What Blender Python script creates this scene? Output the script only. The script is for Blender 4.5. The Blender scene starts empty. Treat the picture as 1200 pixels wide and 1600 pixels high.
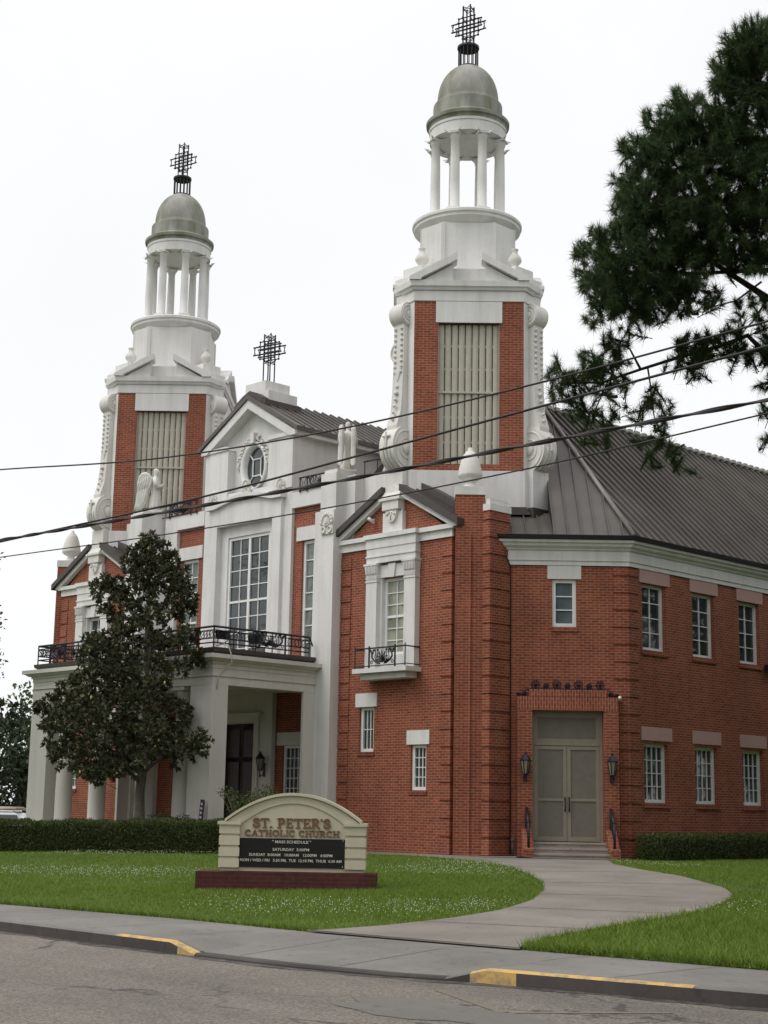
import bpy, bmesh, math, random
import numpy as np
from mathutils import Matrix, Vector
R = math.radians
random.seed(7); rng = np.random.default_rng(7)
SC = bpy.context.scene
COL = SC.collection

# ------------------------------------------------------------------ camera
CAM = dict(c=(38.806, -30.605, 1.167), yaw=46.045, pitch=10.939, roll=1.018, f=2412.9)
def make_camera():
    yaw, pi, ro = R(CAM['yaw']), R(CAM['pitch']), R(CAM['roll'])
    fw = Vector((-math.sin(yaw) * math.cos(pi), math.cos(yaw) * math.cos(pi), math.sin(pi)))
    r = Vector((math.cos(yaw), math.sin(yaw), 0)); u = r.cross(fw)
    r2 = math.cos(ro) * r + math.sin(ro) * u; u2 = -math.sin(ro) * r + math.cos(ro) * u
    cd = bpy.data.cameras.new('camera'); o = bpy.data.objects.new('camera', cd); COL.objects.link(o)
    m = Matrix.Identity(4)
    for i in range(3):
        m[i][0] = r2[i]; m[i][1] = u2[i]; m[i][2] = -fw[i]; m[i][3] = CAM['c'][i]
    o.matrix_world = m
    cd.sensor_fit = 'HORIZONTAL'; cd.sensor_width = 36; cd.lens = CAM['f'] / 1200 * 36
    cd.clip_start = .1; cd.clip_end = 3000
    SC.camera = o
make_camera()

# ------------------------------------------------------------------ sky, sun, exposure
SUN_EL, SUN_AZ = R(55), R(205)          # azimuth measured clockwise from +Y
def make_world():
    w = bpy.data.worlds.new("World"); SC.world = w; w.use_nodes = True
    nt = w.node_tree; nt.nodes.clear()
    out = nt.nodes.new('ShaderNodeOutputWorld'); bg = nt.nodes.new('ShaderNodeBackground')
    sky = nt.nodes.new('ShaderNodeTexSky'); sky.sky_type = 'NISHITA'; sky.sun_disc = False
    sky.sun_elevation = SUN_EL; sky.sun_rotation = SUN_AZ
    sky.air_density = 1.0; sky.dust_density = 5.0; sky.ozone_density = 1.0
    hs = nt.nodes.new('ShaderNodeHueSaturation'); hs.inputs['Saturation'].default_value = .06
    # a thick bright cloud deck spread over the sky: even, faintly mottled white
    tc = nt.nodes.new('ShaderNodeTexCoord'); nz = nt.nodes.new('ShaderNodeTexNoise')
    nz.inputs['Scale'].default_value = 2.2; nz.inputs['Detail'].default_value = 5
    rmp = nt.nodes.new('ShaderNodeValToRGB')
    rmp.color_ramp.elements[0].position = .3; rmp.color_ramp.elements[0].color = (9.75, 9.85, 10.1, 1)
    rmp.color_ramp.elements[1].position = .65; rmp.color_ramp.elements[1].color = (10.7, 10.75, 10.8, 1)
    mx = nt.nodes.new('ShaderNodeMix'); mx.data_type = 'RGBA'; mx.inputs['Factor'].default_value = .88
    nt.links.new(tc.outputs['Generated'], nz.inputs['Vector']); nt.links.new(nz.outputs['Fac'], rmp.inputs['Fac'])
    nt.links.new(sky.outputs['Color'], hs.inputs['Color'])
    nt.links.new(hs.outputs['Color'], mx.inputs['A']); nt.links.new(rmp.outputs['Color'], mx.inputs['B'])
    nt.links.new(mx.outputs['Result'], bg.inputs['Color'])
    bg.inputs['Strength'].default_value = .10
    nt.links.new(bg.outputs[0], out.inputs[0])
    ld = bpy.data.lights.new('sun', 'SUN'); ld.energy = 1.5; ld.angle = R(35); ld.color = (1, .97, .93)
    lo = bpy.data.objects.new('sun', ld); COL.objects.link(lo)
    d = Vector((math.sin(SUN_AZ) * math.cos(SUN_EL), math.cos(SUN_AZ) * math.cos(SUN_EL), math.sin(SUN_EL)))
    lo.rotation_euler = d.to_track_quat('Z', 'Y').to_euler(); lo.location = (0, -40, 60)
make_world()
SC.view_settings.view_transform = 'Standard'; SC.view_settings.look = 'None'
SC.view_settings.exposure = 0.05; SC.view_settings.gamma = 1

# ------------------------------------------------------------------ materials
class NT:
    def __init__(s, name):
        s.m = bpy.data.materials.new(name); s.m.use_nodes = True; s.t = s.m.node_tree
        s.b = s.t.nodes['Principled BSDF']
    def n(s, ty, **kw):
        x = s.t.nodes.new(ty)
        for k, v in kw.items():
            if k in x.inputs: x.inputs[k].default_value = v
            else: setattr(x, k, v)
        return x
    def l(s, a, b): s.t.links.new(a, b)
    def noise(s, vec, scale, detail=4, rough=.55):
        x = s.n('ShaderNodeTexNoise', Scale=scale, Detail=detail, Roughness=rough)
        if vec is not None: s.l(vec, x.inputs['Vector'])
        return x.outputs['Fac']
    def ramp(s, fac, p0, p1, c0=(0, 0, 0), c1=(1, 1, 1)):
        x = s.n('ShaderNodeValToRGB'); e = x.color_ramp.elements
        e[0].position = p0; e[1].position = p1; e[0].color = (*c0, 1); e[1].color = (*c1, 1)
        s.l(fac, x.inputs['Fac']); return x.outputs['Color']
    def mix(s, fac, a, b, mode='MIX'):
        x = s.n('ShaderNodeMix', data_type='RGBA', blend_type=mode)
        for nm, v in (('Factor', fac), ('A', a), ('B', b)):
            if isinstance(v, (tuple, list)): x.inputs[nm].default_value = (*v, 1) if len(v) == 3 else v
            elif isinstance(v, (int, float)): x.inputs[nm].default_value = v
            else: s.l(v, x.inputs[nm])
        return x.outputs['Result']
    def math(s, op, a, b=0.):
        x = s.n('ShaderNodeMath', operation=op)
        for i, v in enumerate((a, b)):
            if isinstance(v, (int, float)): x.inputs[i].default_value = v
            else: s.l(v, x.inputs[i])
        return x.outputs[0]
    def vec(s, kind='Object', scale=(1, 1, 1), rot=(0, 0, 0)):
        tc = s.n('ShaderNodeTexCoord'); mp = s.n('ShaderNodeMapping')
        mp.inputs['Scale'].default_value = scale; mp.inputs['Rotation'].default_value = rot
        s.l(tc.outputs[kind], mp.inputs['Vector']); return mp.outputs['Vector']
    def bump(s, h, strength=.3, dist=.01):
        x = s.n('ShaderNodeBump', Strength=strength, Distance=dist); s.l(h, x.inputs['Height'])
        s.l(x.outputs['Normal'], s.b.inputs['Normal'])
    def col(s, c):
        if isinstance(c, tuple): s.b.inputs['Base Color'].default_value = (*c, 1)
        else: s.l(c, s.b.inputs['Base Color'])
    def rough(s, v): s.b.inputs['Roughness'].default_value = v

def m_plain(name, c, rough=.6, metal=0., var=.12, scale=6., spec=.5):
    t = NT(name); f = t.noise(t.vec(), scale)
    d = tuple(x * (1 - var) for x in c); u = tuple(min(1, x * (1 + var)) for x in c)
    t.col(t.ramp(f, .3, .7, d, u)); t.rough(rough); t.b.inputs['Metallic'].default_value = metal
    t.b.inputs['Specular IOR Level'].default_value = spec
    return t.m
def m_brick(name, c1, c2, mort, rot=False, stain=.55):
    t = NT(name); v = t.vec('UV', rot=(0, 0, R(90) if rot else 0))
    b = t.n('ShaderNodeTexBrick', offset=.5, squash=1)
    for k, x in dict(Scale=1., **{'Mortar Size': .0095, 'Mortar Smooth': .3, 'Bias': 0., 'Brick Width': .222, 'Row Height': .0735}).items(): b.inputs[k].default_value = x
    b.inputs['Color1'].default_value = (*c1, 1); b.inputs['Color2'].default_value = (*c2, 1); b.inputs['Mortar'].default_value = (*mort, 1)
    t.l(v, b.inputs['Vector'])
    ob = t.vec('Object')
    big = t.ramp(t.noise(ob, .55, 6, .6), .35, .68, (.62, .58, .58), (1.06, 1.05, 1.02))
    st = t.ramp(t.noise(t.vec('Object', scale=(2.2, 2.2, .22)), 1.6, 5), .32, .6, (.72, .7, .7), (1, 1, 1))
    fine = t.ramp(t.noise(v, 9., 3), .25, .75, (.82, .8, .8), (1.15, 1.12, 1.1))
    c = t.mix(1., b.outputs['Color'], fine, 'MULTIPLY')
    c = t.mix(stain, c, t.mix(1., c, big, 'MULTIPLY')); c = t.mix(stain, c, t.mix(1., c, st, 'MULTIPLY'))
    t.col(c); t.rough(.88); t.b.inputs['Specular IOR Level'].default_value = .25
    t.bump(b.outputs['Fac'], -.35, .008)
    return t.m
def m_stucco(name, c, dirt=(.42, .41, .38), amt=.62):
    t = NT(name)
    st = t.ramp(t.noise(t.vec('Object', scale=(3., 3., .25)), 1.3, 6, .6), .42, .72)
    bl = t.ramp(t.noise(t.vec(), .7, 5), .4, .75)
    f = t.math('MULTIPLY', t.math('ADD', st, bl), .5 * amt)
    fine = t.noise(t.vec(), 14., 4)
    base = t.ramp(fine, .2, .8, tuple(x * .95 for x in c), tuple(min(.85, x * 1.03) for x in c))
    t.col(t.mix(f, base, dirt)); t.rough(.82); t.b.inputs['Specular IOR Level'].default_value = .3
    t.bump(fine, .12, .006)
    return t.m
def m_glass(name, c, rough=.04, spec=.8):
    t = NT(name); f = t.noise(t.vec(), .9, 2)
    t.col(t.ramp(f, .35, .65, tuple(x * .7 for x in c), tuple(x * 1.3 for x in c))); t.rough(rough)
    t.b.inputs['Specular IOR Level'].default_value = spec
    t.bump(t.noise(t.vec(), 1.3, 2), .06, .05)
    return t.m
def m_leaf(name, cs, rough=.5, trans=.25, spec=.4):
    t = NT(name); g = t.n('ShaderNodeNewGeometry'); x = t.n('ShaderNodeValToRGB'); e = x.color_ramp.elements
    e[0].color = (*cs[0], 1); e[1].color = (*cs[-1], 1); e[0].position = 0; e[1].position = 1
    for i, c in enumerate(cs[1:-1]):
        k = e.new((i + 1) / (len(cs) - 1)); k.color = (*c, 1)
    t.l(g.outputs['Random Per Island'], x.inputs['Fac']); t.l(x.outputs['Color'], t.b.inputs['Base Color'])
    t.rough(rough); t.b.inputs['Specular IOR Level'].default_value = spec
    if trans:
        tr = t.n('ShaderNodeBsdfTranslucent'); mx = t.n('ShaderNodeMixShader'); mx.inputs[0].default_value = trans
        t.l(x.outputs['Color'], tr.inputs['Color']); t.l(t.b.outputs[0], mx.inputs[1]); t.l(tr.outputs[0], mx.inputs[2])
        t.l(mx.outputs[0], t.t.nodes['Material Output'].inputs[0])
    return t.m
def m_dome():
    t = NT('weathered_cement'); z = t.noise(t.vec('Object', scale=(1, 1, .5)), 1.7, 6, .6)
    g = t.ramp(t.noise(t.vec('Object', scale=(1.3, 1.3, .4)), 1.1, 5), .45, .68)
    base = t.ramp(z, .3, .7, (.22, .215, .195), (.43, .425, .40)); fine = t.noise(t.vec(), 16, 4)
    t.col(t.mix(t.math('MULTIPLY', g, .75), base, (.13, .14, .07))); t.rough(.9); t.bump(fine, .2, .01); return t.m
def m_asphalt():
    t = NT('asphalt'); v = t.vec()
    agg = t.n('ShaderNodeTexVoronoi', Scale=55.); t.l(v, agg.inputs['Vector'])
    sp = t.ramp(agg.outputs['Color'], .15, .9, (.098, .086, .075), (.25, .224, .196))
    big = t.ramp(t.noise(v, .35, 6, .6), .3, .7, (.78, .77, .76), (1.12, 1.1, 1.08))
    tr = t.ramp(t.noise(t.vec('Object', scale=(.06, 1.1, 1)), 1., 4), .35, .65, (.86, .86, .86), (1.08, 1.07, 1.05))
    c = t.mix(1., t.mix(1., sp, big, 'MULTIPLY'), tr, 'MULTIPLY')
    # cracks
    wv = t.n('ShaderNodeVectorMath', operation='ADD'); nz = t.n('ShaderNodeTexNoise', Scale=1.6, Detail=6.); t.l(v, nz.inputs['Vector'])
    sc = t.n('ShaderNodeVectorMath', operation='SCALE'); sc.inputs['Scale'].default_value = .8; t.l(nz.outputs['Color'], sc.inputs[0])
    t.l(v, wv.inputs[0]); t.l(sc.outputs[0], wv.inputs[1])
    mp = t.n('ShaderNodeMapping'); mp.inputs['Scale'].default_value = (.3, .55, 1); t.l(wv.outputs[0], mp.inputs['Vector'])
    ck = t.n('ShaderNodeTexVoronoi', Scale=.75, feature='DISTANCE_TO_EDGE'); t.l(mp.outputs[0], ck.inputs['Vector'])
    cm = t.ramp(ck.outputs['Distance'], .004, .014, (1, 1, 1), (0, 0, 0))
    gate = t.ramp(t.noise(v, .45, 3), .44, .56)
    cm = t.math('MULTIPLY', cm, gate)
    t.col(t.mix(t.math('MULTIPLY', cm, .75), c, (.03, .027, .025))); t.rough(.9); t.bump(agg.outputs['Distance'], .3, .006)
    return t.m
def m_concrete(name, c, joint=0., dark=.25):
    t = NT(name); v = t.vec()
    big = t.ramp(t.noise(v, .6, 7, .65), .3, .72, tuple(x * (1 - dark) for x in c), tuple(x * 1.12 for x in c))
    fine = t.ramp(t.noise(v, 45, 3), .2, .8, (.86, .86, .86), (1.12, 1.12, 1.12))
    sp = t.ramp(t.noise(v, 7., 2), .62, .75, (1, 1, 1), (.7, .68, .65))
    c2 = t.mix(1., t.mix(1., big, fine, 'MULTIPLY'), sp, 'MULTIPLY')
    t.col(c2); t.rough(.9); t.bump(t.noise(v, 60, 2), .15, .004); return t.m
def m_paint(name, c, under, lo=.42, hi=.56):
    t = NT(name); f = t.ramp(t.noise(t.vec(), 5., 7, .7), lo, hi)
    t.col(t.mix(f, c, under)); t.rough(.75); return t.m
def m_lawn():
    t = NT('lawn_soil'); v = t.vec()
    c = t.ramp(t.noise(v, .5, 6), .3, .7, (.05, .085, .02), (.10, .155, .04))
    f = t.ramp(t.noise(v, 30, 3), .2, .8, (.6, .6, .6), (1.25, 1.25, 1.2))
    t.col(t.mix(1., c, f, 'MULTIPLY')); t.rough(.95); t.b.inputs['Specular IOR Level'].default_value = .1
    t.bump(t.noise(v, 30, 3), .5, .03); return t.m
def m_bark(name, c):
    t = NT(name); f = t.noise(t.vec('Object', scale=(6, 6, 1.2)), 3, 6, .65)
    t.col(t.ramp(f, .3, .7, tuple(x * .45 for x in c), tuple(x * 1.3 for x in c))); t.rough(.95); t.bump(f, .6, .03); return t.m
def m_roof():
    t = NT('bronze_metal_roof'); v = t.vec()
    c = t.ramp(t.noise(v, .8, 5), .3, .7, (.085, .075, .067), (.125, .112, .10))
    t.col(c); t.rough(.42); t.b.inputs['Metallic'].default_value = .25; return t.m

M = dict(
    brick=m_brick('red_brick', (.355, .09, .044), (.235, .058, .032), (.35, .24, .175)),
    soldier=m_brick('soldier_brick', (.36, .088, .047), (.27, .064, .038), (.37, .26, .2), rot=True),
    quoin=m_brick('dark_quoin_brick', (.25, .052, .03), (.2, .042, .026), (.28, .18, .14)),
    white=m_stucco('white_stucco', (.75, .74, .725)), cast=m_stucco('cast_stone', (.73, .715, .675), (.42, .40, .36), .55),
    cream=m_stucco('cream_portico_stucco', (.62, .60, .555), (.42, .40, .36), .5),
    pink=m_stucco('pinkish_lintel', (.50, .32, .29), (.36, .24, .22), .4),
    trim=m_plain('white_paint', (.78, .78, .77), .5, var=.04), dome=m_dome(), roof=m_roof(),
    fascia=m_plain('dark_fascia', (.062, .052, .047), .5, .2), gutter=m_plain('black_gutter', (.03, .03, .032), .4, .3),
    ridge=m_plain('pale_ridge_cap', (.32, .31, .28), .6), hip=m_plain('grey_hip_cap', (.24, .22, .205), .45, .3),
    iron=m_plain('black_iron', (.022, .02, .028), .5, .4), louver=m_plain('taupe_louver', (.46, .43, .36), .6, var=.06),
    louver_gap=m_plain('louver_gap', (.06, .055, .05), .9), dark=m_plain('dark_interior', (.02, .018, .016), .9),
    glass=m_glass('window_glass', (.03, .042, .042)), glass_blue=m_glass('blind_glass', (.10, .125, .135)),
    glass_green=m_glass('curtain_glass', (.15, .18, .16)), glass_cream=m_glass('shade_glass', (.32, .33, .25)),
    door=m_plain('bronze_door', (.30, .265, .205), .42, .2, var=.06), doorpanel=m_plain('bronze_screen', (.19, .172, .145), .5, .15, var=.08),
    darkdoor=m_plain('dark_wood_door', (.035, .022, .018), .6), step=m_concrete('step_concrete', (.40, .35, .31)),
    path=m_concrete('path_concrete', (.245, .219, .19), dark=.36), walk=m_concrete('sidewalk_concrete', (.215, .203, .188), dark=.33),
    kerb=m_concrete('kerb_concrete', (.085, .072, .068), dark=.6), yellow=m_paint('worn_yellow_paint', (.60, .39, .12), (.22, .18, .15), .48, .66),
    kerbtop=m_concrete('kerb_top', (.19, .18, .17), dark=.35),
    asphalt=m_asphalt(), lawn=m_lawn(), roadpaint=m_paint('faded_road_paint', (.185, .155, .105), (.135, .122, .11), .30, .85),
    joint=m_plain('joint_filler', (.13, .11, .095), .9), dirt=m_paint('gutter_dirt', (.04, .034, .028), (.12, .108, .098), .42, .62), patch=m_concrete('road_patch', (.165, .152, .138)),
    grass=m_leaf('grass_blades', [(.085, .15, .014), (.145, .23, .026), (.19, .28, .04), (.25, .30, .08)], .6, .3, .25),
    clover=m_plain('clover_flower', (.62, .63, .5), .8), hedge=m_leaf('hedge_leaves', [(.035, .052, .016), (.065, .09, .024), (.13, .15, .045)], .55, .25, .3),
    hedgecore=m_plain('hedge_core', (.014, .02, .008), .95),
    magnolia=m_leaf('magnolia_leaves', [(.034, .042, .02), (.052, .062, .028), (.07, .08, .036), (.058, .064, .03), (.14, .105, .055)], .5, .1, .3),
    bud=m_plain('pale_bud', (.42, .38, .15), .7),
    needle=m_leaf('pine_needles', [(.028, .056, .021), (.05, .09, .03), (.088, .138, .046)], .55, .38, .3),
    tree_a=m_leaf('tree_leaves', [(.012, .024, .009), (.022, .042, .014), (.035, .06, .02)], .5, .2),
    tree_b=m_leaf('light_tree_leaves', [(.03, .065, .018), (.05, .10, .026), (.075, .13, .035)], .5, .3),
    bark=m_bark('grey_bark', (.13, .115, .095)), pinebark=m_bark('pine_bark', (.05, .038, .03)),
    sign=m_stucco('sign_stucco', (.60, .55, .425), (.36, .34, .26), .35), board=m_plain('black_board', (.008, .008, .009), .35),
    bronze=m_plain('bronze_letters', (.20, .105, .042), .5, .1), letter=m_plain('board_letters', (.62, .58, .5), .6),
    darkbrick=m_brick('dark_sign_brick', (.12, .032, .028), (.09, .026, .024), (.085, .055, .05)),
    amber=m_plain('lantern_glass', (.25, .235, .17), .25), wire=m_plain('cable_black', (.018, .014, .014), .6),
    purple=m_plain('purple_cloth', (.05, .022, .06), .8), carpaint=m_plain('white_car_paint', (.62, .66, .68), .25, var=.02),
    tyre=m_plain('tyre_rubber', (.02, .02, .02), .9), chrome=m_plain('grey_alloy', (.4, .4, .42), .3, .7), red=m_plain('tail_lamp', (.3, .02, .02), .3),
    load=m_plain('tan_load', (.4, .34, .26), .8), debris=m_plain('debris_brown', (.04, .02, .015), .8),
    plastic=m_plain('grey_plastic', (.07, .07, .07), .5), hose=m_plain('pale_cable', (.5, .47, .4), .6),
)

# ------------------------------------------------------------------ mesh builder
class MB:
    def __init__(s, M0=None):
        s.v = []; s.f = []; s.sm = []; s.mi = []; s.M0 = M0 or Matrix.Identity(4); s.M = s.M0; s.flip = s.M0.determinant() < 0; s.k = 0
    def at(s, F=None):
        s.M = s.M0 @ F if F is not None else s.M0; s.flip = s.M.determinant() < 0; return s
    def add(s, vs, fs, smooth=False):
        b = len(s.v); s.v += [tuple(s.M @ Vector(p)) for p in vs]
        for f in fs:
            g = [b + i for i in f]
            s.f.append(g[::-1] if s.flip else g); s.sm.append(smooth); s.mi.append(s.k)
    def box(s, x0, x1, y0, y1, z0, z1):
        p = [(x, y, z) for z in (z0, z1) for y in (y0, y1) for x in (x0, x1)]
        s.add(p, [(0, 2, 3, 1), (4, 5, 7, 6), (0, 1, 5, 4), (2, 6, 7, 3), (0, 4, 6, 2), (1, 3, 7, 5)])
    def prism(s, poly, z0, z1):            # poly CCW in xy
        n = len(poly)
        s.add([(x, y, z0) for x, y in poly] + [(x, y, z1) for x, y in poly],
              [tuple(range(n - 1, -1, -1)), tuple(range(n, 2 * n))] + [(i, (i + 1) % n, n + (i + 1) % n, n + i) for i in range(n)])
    def loft(s, rings, smooth=False, caps=True):   # rings of equal count, CCW seen from above, going up
        n = len(rings[0]); vs = [p for r in rings for p in r]; fs = []
        for k in range(len(rings) - 1):
            for i in range(n):
                j = (i + 1) % n; fs.append((k * n + i, k * n + j, (k + 1) * n + j, (k + 1) * n + i))
        if caps: fs.append(tuple(range(n - 1, -1, -1))); fs.append(tuple(range((len(rings) - 1) * n, len(rings) * n)))
        s.add(vs, fs, smooth)
    def extr_x(s, poly, x0, x1, smooth=False):          # poly of (y,z), CCW seen from +X
        n = len(poly)
        s.add([(x0, y, z) for y, z in poly] + [(x1, y, z) for y, z in poly],
              [tuple(range(n - 1, -1, -1)), tuple(range(n, 2 * n))])
        s.add([(x0, y, z) for y, z in poly] + [(x1, y, z) for y, z in poly], [(i, (i + 1) % n, n + (i + 1) % n, n + i) for i in range(n)], smooth)
    def extr_y(s, poly, y0, y1):          # poly of (x,z) CCW seen from front (-Y)
        n = len(poly)
        s.add([(x, y0, z) for x, z in poly] + [(x, y1, z) for x, z in poly],
              [tuple(range(n)), tuple(range(2 * n - 1, n - 1, -1))] + [((i + 1) % n, i, n + i, n + (i + 1) % n) for i in range(n)])
    def lathe(s, prof, n=24, c=(0, 0), smooth=True, sx=1., sy=1., sharp=False):   # prof (r,z) going up
        rings = [[(c[0] + sx * r * math.cos(2 * math.pi * i / n), c[1] + sy * r * math.sin(2 * math.pi * i / n), z) for i in range(n)] for r, z in prof]
        if sharp:
            for A, B in zip(rings[:-1], rings[1:]): s.add(A + B, [(i, (i + 1) % n, n + (i + 1) % n, n + i) for i in range(n)], smooth)
        else:
            vs = [p for r in rings for p in r]; fs = []
            for k in range(len(rings) - 1):
                for i in range(n):
                    j = (i + 1) % n; fs.append((k * n + i, k * n + j, (k + 1) * n + j, (k + 1) * n + i))
            s.add(vs, fs, smooth)
        s.add(rings[0], [tuple(range(n - 1, -1, -1))]); s.add(rings[-1], [tuple(range(n))])
    def ball(s, c, r, n=8, m=5, sx=1, sy=1, sz=1):
        rings = []
        for k in range(m + 1):
            a = -math.pi / 2 + math.pi * k / m; q = max(.02, math.cos(a))
            rings.append([(c[0] + sx * r * q * math.cos(2 * math.pi * i / n), c[1] + sy * r * q * math.sin(2 * math.pi * i / n), c[2] + sz * r * math.sin(a)) for i in range(n)])
        s.loft(rings, True)
    def tube(s, pts, r, n=6, closed=False, smooth=True):
        pts = [Vector(p) for p in pts]; rs = r if isinstance(r, (list, tuple)) else [r] * len(pts)
        rings = []; N = len(pts); up = None
        for i, p in enumerate(pts):
            a = pts[(i - 1) % N] if (closed or i > 0) else p; b = pts[(i + 1) % N] if (closed or i < N - 1) else p
            d = (b - a); d = d.normalized() if d.length > 1e-9 else Vector((0, 0, 1))
            if up is None:
                up = Vector((0, 0, 1)) if abs(d.z) < .9 else Vector((1, 0, 0))
            x = up - d * up.dot(d)
            if x.length < 1e-4: x = d.orthogonal()
            x.normalize(); y = d.cross(x); up = x
            rings.append([p + (x * math.cos(2 * math.pi * k / n) + y * math.sin(2 * math.pi * k / n)) * rs[i] for k in range(n)])
        vs = [p for q in rings for p in q]; fs = []
        for k in range(N if closed else N - 1):
            for i in range(n):
                j = (i + 1) % n; kk = (k + 1) % N; fs.append((k * n + i, k * n + j, kk * n + j, kk * n + i))
        if not closed: fs.append(tuple(range(n - 1, -1, -1))); fs.append(tuple(range((N - 1) * n, N * n)))
        s.add(vs, fs, smooth and n > 4)
    def bar(s, a, b, w): s.tube([a, b], w * .7071, 4, smooth=False)
    def wall(s, x0, x1, z0, z1, holes=(), depth=.15):   # local: front faces -Y at y=0, jambs run to y=depth
        xs = sorted({x0, x1, *[h[0] for h in holes], *[h[1] for h in holes]}); zs = sorted({z0, z1, *[h[2] for h in holes], *[h[3] for h in holes]})
        for i in range(len(xs) - 1):
            for j in range(len(zs) - 1):
                cx, cz = (xs[i] + xs[i + 1]) / 2, (zs[j] + zs[j + 1]) / 2
                if any(h[0] < cx < h[1] and h[2] < cz < h[3] for h in holes): continue
                s.add([(xs[i], 0, zs[j]), (xs[i + 1], 0, zs[j]), (xs[i + 1], 0, zs[j + 1]), (xs[i], 0, zs[j + 1])], [(0, 1, 2, 3)])
        for a, b, c, d in holes:
            q = [(a, c), (b, c), (b, d), (a, d)]
            for i in range(4):
                p, r = q[i], q[(i + 1) % 4]
                s.add([(p[0], 0, p[1]), (p[0], depth, p[1]), (r[0], depth, r[1]), (r[0], 0, r[1])], [(0, 1, 2, 3)])
    def build(s, name, mats, parent=None, loc=None, **tags):
        me = bpy.data.meshes.new(name); me.from_pydata(s.v, [], s.f)
        me.polygons.foreach_set('use_smooth', s.sm)
        for m in (mats if isinstance(mats, (list, tuple)) else [mats]): me.materials.append(M[m])
        me.polygons.foreach_set('material_index', s.mi)
        nv = len(me.loops)
        if nv:
            V = np.array(s.v); uv = np.zeros((nv, 2)); me.update(); k = 0
            nor = np.zeros(len(me.polygons) * 3); me.polygons.foreach_get('normal', nor); nor = nor.reshape(-1, 3)
            for f, nn in zip(s.f, nor):
                P = V[f]
                if abs(nn[2]) > .8: u, w = P[:, 0], P[:, 1]
                else:
                    h = math.hypot(nn[0], nn[1]); u = P[:, 0] * (-nn[1] / h) + P[:, 1] * (nn[0] / h); w = P[:, 2]
                uv[k:k + len(f), 0] = u; uv[k:k + len(f), 1] = w; k += len(f)
            L = me.uv_layers.new(name='UVMap'); L.data.foreach_set('uv', uv.ravel())
        o = bpy.data.objects.new(name, me); COL.objects.link(o)
        if parent is not None: o.parent = parent
        if loc is not None: o.location = loc
        for k2, v2 in tags.items(): o[k2] = v2
        return o
def tag(o, label, cat, group=None):
    o['label'] = label; o['category'] = cat
    if group: o['group'] = group
    return o
def empty(name, loc=(0, 0, 0), parent=None, rz=0):
    o = bpy.data.objects.new(name, None); COL.objects.link(o); o.location = loc; o.rotation_euler = (0, 0, rz); o.empty_display_size = .3
    if parent: o.parent = parent
    return o
def copy_tree(o, parent=None):
    c = o.copy(); COL.objects.link(c)
    c.parent = parent
    for ch in [x for x in o.children]: copy_tree(ch, c)
    return c
def FR(x, y, z=0, deg=0): return Matrix.Translation((x, y, z)) @ Matrix.Rotation(R(deg), 4, 'Z')
MIR = Matrix.Scale(-1, 4, (1, 0, 0))
SIDES = ((1, Matrix.Identity(4)), (-1, MIR))
def np_mesh(name, V, Fc, mat, parent=None, smooth=False):
    """V (n,3), Fc (m,k) equal-sized faces."""
    me = bpy.data.meshes.new(name); k = Fc.shape[1]
    me.vertices.add(len(V)); me.vertices.foreach_set('co', np.ascontiguousarray(V, dtype=np.float32).ravel())
    me.loops.add(Fc.size); me.loops.foreach_set('vertex_index', np.ascontiguousarray(Fc, dtype=np.int32).ravel())
    me.polygons.add(len(Fc)); me.polygons.foreach_set('loop_start', np.arange(0, Fc.size, k, dtype=np.int32))
    try: me.polygons.foreach_set('loop_total', np.full(len(Fc), k, dtype=np.int32))
    except Exception: pass
    me.update(calc_edges=True); me.validate()
    if smooth: me.polygons.foreach_set('use_smooth', np.ones(len(Fc), dtype=bool))
    me.materials.append(M[mat])
    o = bpy.data.objects.new(name, me); COL.objects.link(o)
    if parent is not None: o.parent = parent
    return o

# ------------------------------------------------------------------ terrain, road, paths
KERB = [(-260, -20.0), (10, -19.7), (20, -19.5), (24, -19.5), (26, -19.42), (27.2, -19.2), (28.1, -18.85), (30.3, -18.4), (31, -18.25), (34, -17.7), (45, -15.8), (260, 10)]
LAWN = [(-260, -18.6), (10, -18.2), (17.5, -17.9), (21.2, -17.45), (24, -17.4), (27, -17.05), (30, -16.7), (34, -16.15), (45, -14.2), (260, 12)]
KZ = [(-260, -.35), (23.85, -.35), (24.3, -.455), (27.75, -.455), (28.15, -.35), (260, -.35)]
def itp(tab, x): return float(np.interp(x, [p[0] for p in tab], [p[1] for p in tab]))
TZ = [(-300, -.33), (-17.2, -.33), (-12, -.2), (-8.5, -.08), (-6, .05), (-3, .03), (0, -.002), (300, -.002)]
TX = [(-400, -.72), (-19, -.72), (-10, 0), (400, 0)]
def tz(x, y): return itp(TZ, y) + itp(TX, x) * min(1, max(0, (y + 17.2) / 6))
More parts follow.
